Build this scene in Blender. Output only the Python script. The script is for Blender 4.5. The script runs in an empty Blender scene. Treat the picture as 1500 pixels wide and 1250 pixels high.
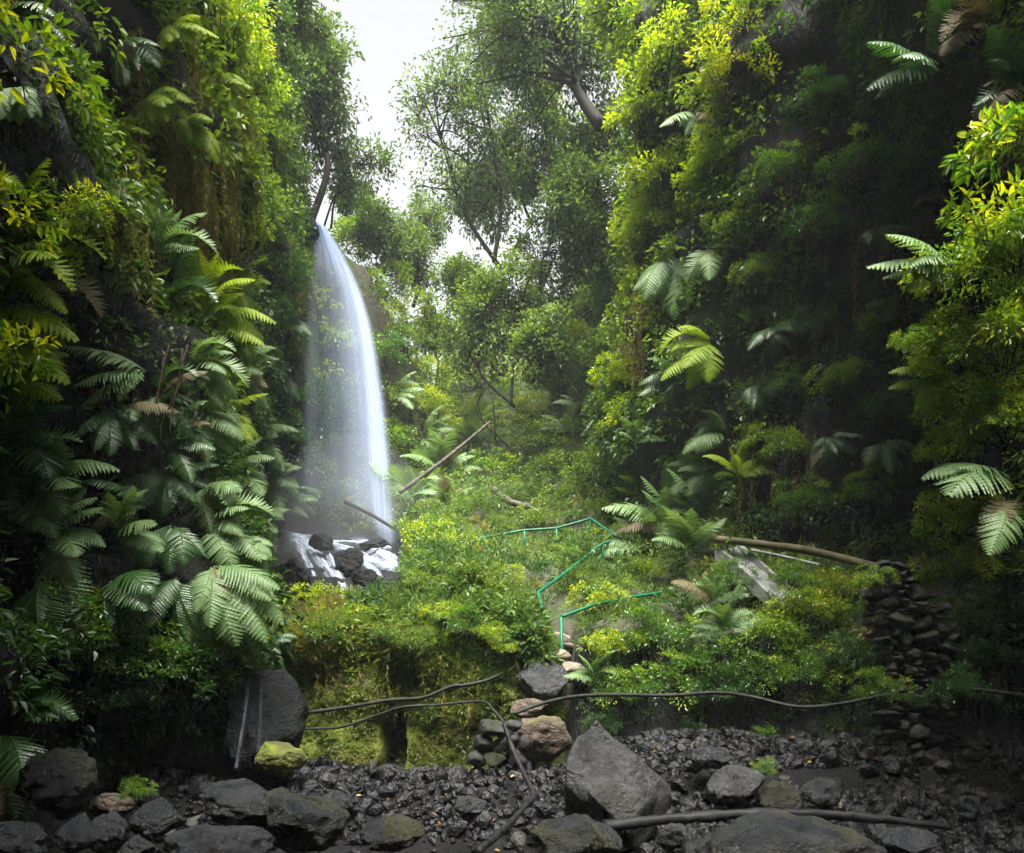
import bpy, math, random
import numpy as np
from mathutils import Vector, Matrix, Quaternion
from mathutils.bvhtree import BVHTree

S = bpy.context.scene
COL = S.collection
R = math.radians
random.seed(7)
RNG = np.random.default_rng(7)

# ------------------------------------------------------------------ camera, sky, sun, exposure
FPX, CX, HY, CZ = 1177.0, 750.0, 1000.0, 1.6          # focal length in photo pixels, centre column, horizon row, eye height
cam_d = bpy.data.cameras.new('camera')
cam = bpy.data.objects.new('camera', cam_d)
COL.objects.link(cam)
cam.location = (0, 0, CZ)
cam.rotation_euler = (R(90), 0, 0)
cam_d.sensor_width = 36
cam_d.lens = 36 * FPX / 1500
cam_d.shift_y = (HY - 625) / 1500
cam_d.clip_start = 0.1
cam_d.clip_end = 2000
S.camera = cam

SUN_EL, SUN_AZ = 66, 175          # azimuth clockwise from +Y (the viewing direction): the sun stands behind the camera
W = bpy.data.worlds.new('World')
S.world = W
W.use_nodes = True
wn, wl = W.node_tree.nodes, W.node_tree.links
bg = wn['Background']
sky = wn.new('ShaderNodeTexSky')
sky.sky_type = 'NISHITA'
sky.sun_disc = False
sky.sun_elevation = R(SUN_EL)
sky.sun_rotation = R(SUN_AZ)
sky.dust_density = 3.0
hs = wn.new('ShaderNodeHueSaturation')                # overcast: the blue goes out of the sky
hs.inputs['Saturation'].default_value = 0.10
wl.new(sky.outputs[0], hs.inputs['Color'])
wl.new(hs.outputs[0], bg.inputs['Color'])
bg.inputs['Strength'].default_value = 0.058
sun_d = bpy.data.lights.new('sun', 'SUN')
sun_d.energy = 5.0
sun_d.angle = R(40)
sun_d.color = (1.0, 0.95, 0.84)
sun = bpy.data.objects.new('sun', sun_d)
COL.objects.link(sun)
to_sun = Vector((math.sin(R(SUN_AZ)) * math.cos(R(SUN_EL)), math.cos(R(SUN_AZ)) * math.cos(R(SUN_EL)), math.sin(R(SUN_EL))))
sun.rotation_euler = to_sun.to_track_quat('Z', 'Y').to_euler()
sun.location = to_sun * 60
S.view_settings.view_transform = 'Standard'
S.view_settings.look = 'None'
S.view_settings.exposure = 2.5
S.view_settings.gamma = 1
S.cycles.max_bounces = 6
S.cycles.diffuse_bounces = 3
S.cycles.glossy_bounces = 2
S.cycles.transmission_bounces = 4
S.cycles.transparent_max_bounces = 24
S.cycles.use_denoising = True
S.cycles.caustics_reflective = False
S.cycles.caustics_refractive = False
S.cycles.volume_bounces = 1
S.cycles.sample_clamp_indirect = 4.0


def at(px, py, Y):
    """photo pixel + distance -> point"""
    return Vector(((px - CX) / FPX * Y, Y, CZ + (HY - py) / FPX * Y))


# ------------------------------------------------------------------ numpy noise
def _h(ix, iy, iz, seed):
    n = (ix.astype(np.int64) * 374761393 + iy.astype(np.int64) * 668265263 + iz.astype(np.int64) * 2147483647 + seed * 144665) & 0xFFFFFFFF
    n = ((n ^ (n >> 13)) * 1274126177) & 0xFFFFFFFF
    n = (n ^ (n >> 16)) & 0xFFFFFFFF
    n = (n * 2246822519) & 0xFFFFFFFF
    return ((n ^ (n >> 15)) & 0xFFFFFF) / float(0xFFFFFF)


def vn(x, y, z, seed=0):
    x, y, z = np.broadcast_arrays(np.asarray(x, float), np.asarray(y, float), np.asarray(z, float))
    fx, fy, fz = np.floor(x), np.floor(y), np.floor(z)
    tx, ty, tz = x - fx, y - fy, z - fz
    tx, ty, tz = [t * t * (3 - 2 * t) for t in (tx, ty, tz)]
    r = 0
    for a in (0, 1):
        for b in (0, 1):
            for c in (0, 1):
                r = r + _h(fx + a, fy + b, fz + c, seed) * (tx if a else 1 - tx) * (ty if b else 1 - ty) * (tz if c else 1 - tz)
    return r * 2 - 1


def fbm(x, y, z, o=4, seed=0):
    r, a, f = 0, 1.0, 1.0
    for k in range(o):
        r = r + a * vn(x * f, y * f, z * f, seed + k * 17)
        a *= 0.5
        f *= 2.03
    return r


def sm(a, b, x):
    t = np.clip((x - a) / (b - a), 0, 1)
    return t * t * (3 - 2 * t)


def bump(x, c, w):
    return np.exp(-((x - c) / w) ** 2)


# ------------------------------------------------------------------ mesh helpers
def mesh(name, V, F, mats=None, smooth=False, attr=None, uv=None):
    """V (n,3), F: (m,k) array or list of such arrays"""
    me = bpy.data.meshes.new(name)
    V = np.asarray(V, np.float32)
    Fs = F if isinstance(F, list) else [F]
    Fs = [np.asarray(f, np.int32) for f in Fs if len(f)]
    me.vertices.add(len(V))
    me.vertices.foreach_set('co', V.ravel())
    idx = np.concatenate([f.ravel() for f in Fs])
    tot = np.concatenate([np.full(len(f), f.shape[1], np.int32) for f in Fs])
    me.loops.add(len(idx))
    me.loops.foreach_set('vertex_index', idx)
    me.polygons.add(len(tot))
    me.polygons.foreach_set('loop_start', np.concatenate([[0], np.cumsum(tot)[:-1]]).astype(np.int32))
    me.polygons.foreach_set('use_smooth', np.full(len(tot), bool(smooth)))
    for k, v in (attr or {}).items():
        a = me.attributes.new(k, 'FLOAT', 'POINT')
        a.data.foreach_set('value', np.asarray(v, np.float32))
    me.update(calc_edges=True)
    for m in (mats if isinstance(mats, (list, tuple)) else [mats]):
        if m:
            me.materials.append(m)
    return me


def link(name, me, parent=None):
    o = bpy.data.objects.new(name, me)
    COL.objects.link(o)
    if parent:
        o.parent = parent
    return o


def tag(o, label=None, cat=None, group=None, kind=None):
    for k, v in (('label', label), ('category', cat), ('group', group), ('kind', kind)):
        if v:
            o[k] = v
    return o


def empty(name, loc, label, cat, group=None):
    o = bpy.data.objects.new(name, None)
    o.empty_display_size = 0.2
    COL.objects.link(o)
    o.location = loc
    return tag(o, label, cat, group)


class MB:
    """collects vertices and faces of one mesh"""
    def __init__(self):
        self.V, self.F, self.n, self.A = [], {}, 0, []

    def add(self, V, *Fs, a=0.0):
        V = np.asarray(V, float).reshape(-1, 3)
        for f in Fs:
            f = np.asarray(f, int)
            if len(f):
                self.F.setdefault(f.shape[1], []).append(f + self.n)
        self.V.append(V)
        self.A.append(np.full(len(V), a))
        self.n += len(V)

    def build(self, name, mat, smooth=False):
        return mesh(name, np.concatenate(self.V), [np.concatenate(f) for f in self.F.values()], mat, smooth,
                    {'hue': np.concatenate(self.A)})

    def tube(self, P, rad, n=6, cap=True):
        P = np.asarray(P, float)
        rad = np.broadcast_to(np.asarray(rad, float), (len(P),))
        T = np.gradient(P, axis=0)
        T /= np.linalg.norm(T, axis=1)[:, None] + 1e-9
        ref = np.array([0.0, 0, 1]) if abs(T[0, 2]) < 0.9 else np.array([1.0, 0, 0])
        A = np.cross(T, ref)
        A /= np.linalg.norm(A, axis=1)[:, None] + 1e-9
        B = np.cross(T, A)
        th = np.arange(n) * 2 * np.pi / n
        V = P[:, None] + rad[:, None, None] * (np.cos(th)[None, :, None] * A[:, None] + np.sin(th)[None, :, None] * B[:, None])
        i = np.arange(len(P) - 1)[:, None] * n
        j = np.arange(n)[None]
        j2 = (j + 1) % n
        F = np.stack([i + j, i + j2, i + n + j2, i + n + j], -1).reshape(-1, 4)
        c0 = [list(range(n - 1, -1, -1)), list(range((len(P) - 1) * n, len(P) * n))] if cap else []
        self.add(V.reshape(-1, 3), F, *([np.array(c0)] if cap else []))


def spline(pts, n=8):
    P = np.array([list(p) for p in pts], float)
    if len(P) < 3:
        return np.array([P[0] + (P[-1] - P[0]) * t for t in np.linspace(0, 1, n)])
    Q = np.vstack([2 * P[0] - P[1], P, 2 * P[-1] - P[-2]])
    out = []
    for i in range(1, len(Q) - 2):
        for t in np.linspace(0, 1, n, endpoint=False):
            a, b, c, d = Q[i - 1], Q[i], Q[i + 1], Q[i + 2]
            out.append(0.5 * (2 * b + (c - a) * t + (2 * a - 5 * b + 4 * c - d) * t * t + (3 * b - 3 * c + d - a) * t ** 3))
    out.append(P[-1])
    return np.array(out)


def grid(nu, nv):
    i = np.arange(nu - 1)[:, None] * nv
    j = np.arange(nv - 1)[None]
    return np.stack([i + j, i + nv + j, i + nv + j + 1, i + j + 1], -1).reshape(-1, 4)


def unit(v):
    return v / (np.linalg.norm(v, axis=-1, keepdims=True) + 1e-9)


def leaf_geo(P, D, N, L, Wd, fold=0.25, droop=0.15, six=True):
    """leaves folded along their midrib: P base, D direction, N normal (all (n,3)), L length, Wd width -> V, F"""
    D = unit(D)
    Sd = unit(np.cross(D, N))
    N = np.cross(Sd, D)
    L = np.broadcast_to(np.asarray(L, float), (len(P),))[:, None]
    Wd = np.broadcast_to(np.asarray(Wd, float), (len(P),))[:, None]
    tip = P + D * L - N * L * droop
    if six:
        up = N * Wd * fold
        l1 = P + D * L * 0.28 + Sd * Wd * 0.46 + up
        l2 = P + D * L * 0.64 + Sd * Wd * 0.36 + up * 0.8 - N * L * droop * 0.45
        r1 = P + D * L * 0.28 - Sd * Wd * 0.46 + up
        r2 = P + D * L * 0.64 - Sd * Wd * 0.36 + up * 0.8 - N * L * droop * 0.45
        V = np.stack([P, l1, l2, tip, r2, r1], 1)
        b = np.arange(len(P))[:, None] * 6
        F = np.concatenate([b + np.array([[0, 3, 2, 1]]), b + np.array([[0, 5, 4, 3]])])
        return V.reshape(-1, 3), F, 6
    m = P + D * L * 0.45 + N * Wd * fold
    V = np.stack([P, m + Sd * Wd * 0.5, tip, m - Sd * Wd * 0.5], 1)
    b = np.arange(len(P))[:, None] * 4
    F = np.concatenate([b + np.array([[0, 2, 1]]), b + np.array([[0, 3, 2]])])
    return V.reshape(-1, 3), F, 4


# ------------------------------------------------------------------ materials
def mat(name):
    m = bpy.data.materials.new(name)
    m.use_nodes = True
    nt = m.node_tree
    return m, nt.nodes, nt.links, nt.nodes['Principled BSDF'], nt.nodes['Material Output']


def ramp(n, stops):
    r = n.new('ShaderNodeValToRGB')
    el = r.color_ramp.elements
    while len(el) < len(stops):
        el.new(0.5)
    for e, (p, c) in zip(el, stops):
        e.position = p
        e.color = (*c, 1)
    return r


def leaf_mat(name, stops, rough=0.42, trans=0.4, tcol=1.5, spec=0.5, use_hue=True):
    """stops: colours along the leaf's hue attribute plus a random step per leaf and per plant"""
    m, n, l, p, out = mat(name)
    geo = n.new('ShaderNodeNewGeometry')
    oi = n.new('ShaderNodeObjectInfo')
    at_ = n.new('ShaderNodeAttribute')
    at_.attribute_name = 'hue'
    a = n.new('ShaderNodeMath'); a.operation = 'MULTIPLY_ADD'
    l.new(geo.outputs['Random Per Island'], a.inputs[0]); a.inputs[1].default_value = 0.34; a.inputs[2].default_value = -0.17
    b = n.new('ShaderNodeMath'); b.operation = 'MULTIPLY_ADD'
    l.new(oi.outputs['Random'], b.inputs[0]); b.inputs[1].default_value = 0.16; b.inputs[2].default_value = -0.08
    c = n.new('ShaderNodeMath'); c.operation = 'ADD'
    l.new(a.outputs[0], c.inputs[0]); l.new(b.outputs[0], c.inputs[1])
    d = n.new('ShaderNodeMath'); d.operation = 'ADD'; d.use_clamp = True
    l.new(c.outputs[0], d.inputs[0]); l.new(at_.outputs['Fac'], d.inputs[1])
    r = ramp(n, stops)
    l.new(d.outputs[0], r.inputs[0])
    l.new(r.outputs[0], p.inputs['Base Color'])
    p.inputs['Roughness'].default_value = rough
    p.inputs['Specular IOR Level'].default_value = spec
    t = n.new('ShaderNodeBsdfTranslucent')
    tc = n.new('ShaderNodeMix'); tc.data_type = 'RGBA'; tc.blend_type = 'MULTIPLY'
    tc.inputs[0].default_value = 1.0
    l.new(r.outputs[0], tc.inputs[6]); tc.inputs[7].default_value = (tcol * 1.1, tcol * 1.05, tcol * 0.5, 1)
    l.new(tc.outputs[2], t.inputs[0])
    mx = n.new('ShaderNodeMixShader'); mx.inputs[0].default_value = trans
    l.new(p.outputs[0], mx.inputs[1]); l.new(t.outputs[0], mx.inputs[2])
    l.new(mx.outputs[0], out.inputs[0])
    return m


def rock_mat(name, c0, c1, scale=3.0, rough=0.45, bumpd=0.06, moss=None, moss_lo=0.5, moss_hi=0.62, up=0.0, spec=0.5, tex=1.0, stretch=None, wet=False):
    m, n, l, p, out = mat(name)
    tc = n.new('ShaderNodeNewGeometry')
    mp = n.new('ShaderNodeMapping'); mp.inputs['Scale'].default_value = (1, 1, stretch or 1)
    l.new(tc.outputs['Position'], mp.inputs[0])
    ns = n.new('ShaderNodeTexNoise'); ns.inputs['Scale'].default_value = scale * 2.2; ns.inputs['Detail'].default_value = 5
    ns.inputs['Roughness'].default_value = 0.62
    l.new(mp.outputs[0], ns.inputs['Vector'])
    r = ramp(n, [(0.32, c0), (0.55, tuple((a + b) / 2 for a, b in zip(c0, c1))), (0.72, c1)])
    l.new(ns.outputs['Fac'], r.inputs[0])
    col = r.outputs[0]
    vo = n.new('ShaderNodeTexVoronoi'); vo.inputs['Scale'].default_value = scale * 4
    vo.feature = 'DISTANCE_TO_EDGE'
    l.new(tc.outputs['Position'], vo.inputs['Vector'])
    if moss:
        n2 = n.new('ShaderNodeTexNoise'); n2.inputs['Scale'].default_value = scale * 0.55; n2.inputs['Detail'].default_value = 4
        l.new(tc.outputs['Position'], n2.inputs['Vector'])
        sx = n.new('ShaderNodeSeparateXYZ'); l.new(tc.outputs['Normal'], sx.inputs[0])
        ma = n.new('ShaderNodeMath'); ma.operation = 'MULTIPLY_ADD'
        l.new(sx.outputs['Z'], ma.inputs[0]); ma.inputs[1].default_value = up; l.new(n2.outputs['Fac'], ma.inputs[2])
        mr = n.new('ShaderNodeMapRange'); mr.inputs[1].default_value = moss_lo; mr.inputs[2].default_value = moss_hi
        l.new(ma.outputs[0], mr.inputs[0])
        n3 = n.new('ShaderNodeTexNoise'); n3.inputs['Scale'].default_value = scale * 7; n3.inputs['Detail'].default_value = 5
        l.new(tc.outputs['Position'], n3.inputs['Vector'])
        r3 = ramp(n, [(0.35, tuple(x * 0.45 for x in moss)), (0.65, moss)])
        l.new(n3.outputs['Fac'], r3.inputs[0])
        mc = n.new('ShaderNodeMix'); mc.data_type = 'RGBA'
        l.new(mr.outputs[0], mc.inputs[0]); l.new(col, mc.inputs[6]); l.new(r3.outputs[0], mc.inputs[7])
        col = mc.outputs[2]
        rr = n.new('ShaderNodeMapRange'); rr.inputs[3].default_value = rough; rr.inputs[4].default_value = 0.9
        l.new(mr.outputs[0], rr.inputs[0]); l.new(rr.outputs[0], p.inputs['Roughness'])
    else:
        p.inputs['Roughness'].default_value = rough
    l.new(col, p.inputs['Base Color'])
    p.inputs['Specular IOR Level'].default_value = spec
    if wet:
        nw = n.new('ShaderNodeTexNoise'); nw.inputs['Scale'].default_value = scale * 1.3; nw.inputs['Detail'].default_value = 6
        l.new(tc.outputs['Position'], nw.inputs['Vector'])
        wr = n.new('ShaderNodeMapRange'); wr.inputs[1].default_value = 0.42; wr.inputs[2].default_value = 0.6
        wr.inputs[3].default_value = 0.14; wr.inputs[4].default_value = 0.62
        l.new(nw.outputs['Fac'], wr.inputs[0]); l.new(wr.outputs[0], p.inputs['Roughness'])
    nb = n.new('ShaderNodeTexNoise'); nb.inputs['Scale'].default_value = scale * 5; nb.inputs['Detail'].default_value = 5
    nb.inputs['Roughness'].default_value = 0.7
    l.new(mp.outputs[0], nb.inputs['Vector'])
    mm = n.new('ShaderNodeMath'); mm.operation = 'MULTIPLY_ADD'
    mn = n.new('ShaderNodeMath'); mn.operation = 'MINIMUM'; mn.inputs[1].default_value = 0.12
    l.new(vo.outputs['Distance'], mn.inputs[0])
    l.new(mn.outputs[0], mm.inputs[0]); mm.inputs[1].default_value = 1.6 * tex; l.new(nb.outputs['Fac'], mm.inputs[2])
    bp = n.new('ShaderNodeBump'); bp.inputs['Strength'].default_value = 0.9; bp.inputs['Distance'].default_value = bumpd
    l.new(mm.outputs[0], bp.inputs['Height']); l.new(bp.outputs[0], p.inputs['Normal'])
    return m


def plain_mat(name, c0, c1, scale=8, rough=0.5, metal=0.0, bumpd=0.004, stretch=(1, 1, 1)):
    m, n, l, p, out = mat(name)
    tc = n.new('ShaderNodeTexCoord')
    mp = n.new('ShaderNodeMapping'); mp.inputs['Scale'].default_value = stretch
    l.new(tc.outputs['Object'], mp.inputs[0])
    ns = n.new('ShaderNodeTexNoise'); ns.inputs['Scale'].default_value = scale; ns.inputs['Detail'].default_value = 6
    l.new(mp.outputs[0], ns.inputs['Vector'])
    r = ramp(n, [(0.35, c0), (0.68, c1)])
    l.new(ns.outputs['Fac'], r.inputs[0]); l.new(r.outputs[0], p.inputs['Base Color'])
    p.inputs['Roughness'].default_value = rough
    p.inputs['Metallic'].default_value = metal
    p.inputs['Specular IOR Level'].default_value = 0.2
    bp = n.new('ShaderNodeBump'); bp.inputs['Strength'].default_value = 0.7; bp.inputs['Distance'].default_value = bumpd
    l.new(ns.outputs['Fac'], bp.inputs['Height']); l.new(bp.outputs[0], p.inputs['Normal'])
    return m


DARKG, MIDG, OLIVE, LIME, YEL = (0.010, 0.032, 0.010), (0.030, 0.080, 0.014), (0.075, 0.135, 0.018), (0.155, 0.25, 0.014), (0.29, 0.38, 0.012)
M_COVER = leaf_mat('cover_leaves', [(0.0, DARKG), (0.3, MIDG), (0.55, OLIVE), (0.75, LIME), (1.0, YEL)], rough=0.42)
M_DRY = leaf_mat('hanging_moss', [(0.0, (0.05, 0.06, 0.015)), (0.5, (0.14, 0.14, 0.03)), (1.0, (0.26, 0.20, 0.06))], rough=0.7, trans=0.3, spec=0.2)
M_BANK = leaf_mat('bank_herbs', [(0.0, (0.018, 0.058, 0.016)), (0.42, (0.072, 0.145, 0.034)), (0.72, (0.175, 0.235, 0.034)), (0.86, (0.19, 0.215, 0.05)), (1.0, (0.19, 0.12, 0.07))], rough=0.5, trans=0.35)
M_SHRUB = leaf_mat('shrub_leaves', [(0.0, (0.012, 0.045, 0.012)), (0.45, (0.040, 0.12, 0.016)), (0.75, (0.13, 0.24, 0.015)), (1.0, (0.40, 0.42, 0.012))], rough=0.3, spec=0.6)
M_TREE = leaf_mat('tree_leaves', [(0.0, (0.022, 0.042, 0.012)), (0.5, (0.060, 0.115, 0.020)), (1.0, (0.19, 0.29, 0.02))], rough=0.45, trans=0.42)
M_FERN = [leaf_mat('fern_pale', [(0.0, (0.05, 0.11, 0.035)), (0.5, (0.11, 0.20, 0.07)), (1.0, (0.20, 0.29, 0.10))], rough=0.5, trans=0.3, spec=0.5),
          leaf_mat('fern_dark', [(0.0, (0.012, 0.05, 0.014)), (0.5, (0.03, 0.09, 0.02)), (1.0, (0.06, 0.13, 0.03))], rough=0.4, trans=0.3, spec=0.6),
          leaf_mat('fern_yellow', [(0.0, (0.07, 0.15, 0.012)), (0.5, (0.18, 0.27, 0.012)), (1.0, (0.34, 0.38, 0.014))], rough=0.5, trans=0.42, spec=0.3),
          leaf_mat('fern_brown', [(0.0, (0.05, 0.045, 0.02)), (0.5, (0.11, 0.09, 0.04)), (1.0, (0.17, 0.14, 0.07))], rough=0.7, trans=0.2)]
M_CLIFF = rock_mat('cliff_rock', (0.002, 0.0024, 0.003), (0.016, 0.018, 0.021), 0.9, 0.6, 0.2, moss=(0.022, 0.034, 0.008), moss_lo=0.52, moss_hi=0.66, up=0.06, tex=0.12, spec=0.3, stretch=0.35)
M_SOIL = rock_mat('bank_soil', (0.014, 0.013, 0.009), (0.05, 0.042, 0.028), 1.6, 0.85, 0.05, moss=(0.035, 0.06, 0.010), moss_lo=0.46, moss_hi=0.6, up=0.04)
M_MOSS = rock_mat('moss_wall', (0.03, 0.026, 0.014), (0.075, 0.06, 0.032), 1.8, 0.8, 0.05, moss=(0.12, 0.15, 0.010), moss_lo=0.40, moss_hi=0.52, up=0.04)
M_BED = rock_mat('river_gravel', (0.002, 0.002, 0.0025), (0.007, 0.008, 0.009), 4.0, 0.7, 0.04, spec=0.2)
M_WET = rock_mat('wet_basalt', (0.0025, 0.003, 0.0045), (0.013, 0.017, 0.026), 3.2, 0.27, 0.07, spec=0.55, tex=0.0, wet=True)
M_WETMOSS = rock_mat('mossy_basalt', (0.002, 0.0025, 0.0035), (0.014, 0.017, 0.024), 3.0, 0.30, 0.08, moss=(0.025, 0.028, 0.010), moss_lo=0.48, moss_hi=0.62, spec=0.4, tex=0.0, wet=True)
M_PEBBLE, _n, _l, _p, _o = mat('pebbles')
_a = _n.new('ShaderNodeAttribute'); _a.attribute_name = 'hue'
_r = ramp(_n, [(0, (0.003, 0.003, 0.004)), (0.5, (0.0045, 0.0052, 0.0075)), (0.75, (0.010, 0.009, 0.008)), (0.92, (0.015, 0.018, 0.025)), (1, (0.04, 0.038, 0.037))])
_l.new(_a.outputs['Fac'], _r.inputs[0]); _l.new(_r.outputs[0], _p.inputs['Base Color'])
_p.inputs['Roughness'].default_value = 0.36
_p.inputs['Specular IOR Level'].default_value = 0.3
_g = _n.new('ShaderNodeNewGeometry'); _t = _n.new('ShaderNodeTexNoise'); _t.inputs['Scale'].default_value = 30; _t.inputs['Detail'].default_value = 4
_l.new(_g.outputs['Position'], _t.inputs['Vector'])
_b = _n.new('ShaderNodeBump'); _b.inputs['Distance'].default_value = 0.03; _l.new(_t.outputs['Fac'], _b.inputs['Height']); _l.new(_b.outputs[0], _p.inputs['Normal'])
M_WALL = rock_mat('wall_stone', (0.005, 0.005, 0.006), (0.034, 0.035, 0.038), 3.0, 0.6, 0.04, moss=(0.018, 0.024, 0.008), moss_lo=0.52, moss_hi=0.66, up=0.05, spec=0.4, tex=0.3)
M_GREYROCK = rock_mat('grey_rock', (0.004, 0.004, 0.005), (0.050, 0.054, 0.060), 2.6, 0.36, 0.08, moss=(0.022, 0.022, 0.008), moss_lo=0.52, moss_hi=0.66, tex=0.0, wet=True)
M_REDROCK = rock_mat('red_rock', (0.035, 0.025, 0.020), (0.12, 0.085, 0.062), 2.2, 0.7, 0.05, moss=(0.08, 0.09, 0.014), moss_lo=0.55, moss_hi=0.66)
M_STEP = rock_mat('step_stone', (0.08, 0.065, 0.05), (0.27, 0.23, 0.18), 3.0, 0.6, 0.03, tex=0.6)
M_BLACK = rock_mat('fall_rock', (0.0012, 0.0018, 0.0022), (0.008, 0.011, 0.014), 1.8, 0.5, 0.10, spec=0.2, tex=0.3)
M_BARK = plain_mat('bark', (0.005, 0.0042, 0.0032), (0.018, 0.016, 0.0125), 7, 0.8, 0, 0.03, (1, 1, 0.25))
M_BARKMOSS = rock_mat('mossy_bark', (0.018, 0.015, 0.011), (0.07, 0.06, 0.045), 3.0, 0.8, 0.03, moss=(0.05, 0.06, 0.012), moss_lo=0.5, moss_hi=0.6, tex=0.3)
M_DEAD = plain_mat('dead_wood', (0.03, 0.026, 0.021), (0.10, 0.09, 0.075), 9, 0.75, 0, 0.01, (1, 1, 1))
M_VINE = plain_mat('dry_stem', (0.015, 0.010, 0.007), (0.055, 0.035, 0.024), 12, 0.85, 0, 0.004)
M_LOG = plain_mat('wet_log', (0.003, 0.003, 0.004), (0.015, 0.016, 0.019), 6, 0.6, 0, 0.02, (0.4, 2, 2))
M_BAMBOO = plain_mat('mossy_pipe', (0.025, 0.030, 0.010), (0.10, 0.08, 0.05), 4, 0.6, 0, 0.006, (1, 1, 1))
M_GREEN = plain_mat('green_paint', (0.005, 0.070, 0.036), (0.010, 0.125, 0.066), 14, 0.4, 0, 0.001)
M_HOSE = plain_mat('black_hose', (0.006, 0.007, 0.007), (0.022, 0.026, 0.022), 9, 0.62, 0, 0.001)
M_CONC = plain_mat('pale_concrete', (0.09, 0.095, 0.095), (0.20, 0.21, 0.215), 5, 0.7, 0, 0.01)
M_HILL = rock_mat('far_hill', (0.025, 0.05, 0.016), (0.09, 0.13, 0.05), 0.06, 0.9, 0.5)

# ------------------------------------------------------------------ the setting: ground, cliffs, far hill
def bank_front(X):
    return np.interp(X, [-4.6, -1.0, 0.0, 0.8, 2.0, 4.0, 6.0, 9.0], [12.7, 12.45, 12.2, 12.1, 11.7, 11.0, 10.6, 10.4])


def basin_edge(Y):
    return np.interp(Y, [13.2, 14.4, 16, 20, 24], [-3.8, -2.6, -2.2, -2.6, -3.3])


def ground_z(X, Y):
    X = np.asarray(X, float); Y = np.asarray(Y, float)
    n1 = fbm(X * 0.7, Y * 0.7, 0 * X, 4, 3)
    yf = bank_front(X)
    # river bed and the two gravel dams
    right = sm(0.6, 1.8, X)
    pit = np.interp(Y, [0, 4, 7, 9.3, 10.5, 11.0], [-0.1, -0.15, -0.38, -0.55, 0.22, 0.30])
    slope = np.interp(Y, [0, 4, 6.5, 8.0, 9.2, 9.5, 10.2, 10.6], [-0.3, -0.2, -0.1, 0.02, 0.34, 0.55, 0.72, 0.8])
    bed = pit * (1 - right) + slope * right + n1 * 0.07
    ztop = np.interp(X, [-3.4, -1.0, 0.4, 1.2, 2.4, 6], [2.2, 2.5, 2.0, 1.95, 2.05, 2.3])
    d = Y - yf
    up = ztop + np.interp(d, [0, 10, 18, 34, 60], [0, 4.1, 8.3, 19.5, 33.0])
    path = bump(X, 0.35, 0.55)                                 # the rocky way up to the steps is less steep
    vert = sm(0.75 - 0.9 * path, 1.15 + 0.35 * path, d)
    vert = np.where(X > 0.9, sm(0.15, 0.55, d), vert)
    z = bed * (1 - vert) + (up + n1 * 0.28) * vert
    # the basin and rock slide under the waterfall
    basin = np.interp(Y, [10, 13, 15, 18, 20, 23, 25, 40], [0.3, 0.6, 2.0, 3.3, 4.35, 5.55, 6.2, 9])
    wgt = sm(-0.5, 0.5, basin_edge(Y) - X) * sm(11.6, 12.4, Y)
    z = z * (1 - wgt) + (basin + n1 * 0.25) * wgt
    # wall behind the fall and the spur that comes down from it to the right
    spur = np.interp(X, [-14, -6, -5.0, -3.6, -2.6, -0.9, 1], [17.5, 16.6, 15.6, 13.0, 11.2, 8.2, 5])
    wob = 0.5 * fbm(X * 0.4, 0 * X, Y * 0 + 1, 3, 9)
    k = sm(25.2 + wob + 0.5 * (X + 6), 26.8 + wob + 0.75 * (X + 6), Y) * sm(60, 45, Y)
    z = np.maximum(z, z * (1 - k) + (spur + n1 * 0.35) * k)
    return z


def left_x(Y, Z):
    b = np.interp(Y, [-40, -12, 0, 4, 8, 12, 18, 24, 30, 45, 70], [-4.5, -3.6, -3.9, -4.2, -4.9, -5.5, -6.1, -6.8, -8.5, -15, -26])
    x = b + 0.9 * fbm(Y * 0.22, Z * 0.2, 0 * Y, 4, 21) + 0.28 * fbm(Y * 0.9, Z * 0.7, 0 * Y, 4, 22)
    x = x - 0.03 * np.maximum(0, Z - 6) - 0.45 * np.abs(vn(Y * 0.55, Z * 1.3, 0 * Y, 23)) - 0.22 * np.abs(vn(Y * 1.7, Z * 2.4, 0 * Y, 24))
    x = x + 1.25 * bump(Y, 11.8, 1.7) * sm(9.2, 6.0, Z) * sm(0.2, 2.2, Z)       # the fern-covered pillar
    x = x - 3.4 * bump(Y, 8.9, 1.3) * bump(Z, 4.0, 2.0)                          # dark hollow left of it
    x = x - 1.3 * bump(Y, 9.0, 2.0) * bump(Z, 0.6, 1.0)                          # undercut at the stream
    x = x + 1.0 * bump(Y, 12, 4.5) * bump(Z, 12.5, 3.2)                          # bulging ivy curtain high up
    x = x + 0.6 * bump(Y, 20, 2.5) * sm(7, 12, Z)
    x = x - 0.7 * bump(Y, 22.5, 2.0) * sm(14, 7, Z)
    return x


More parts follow.
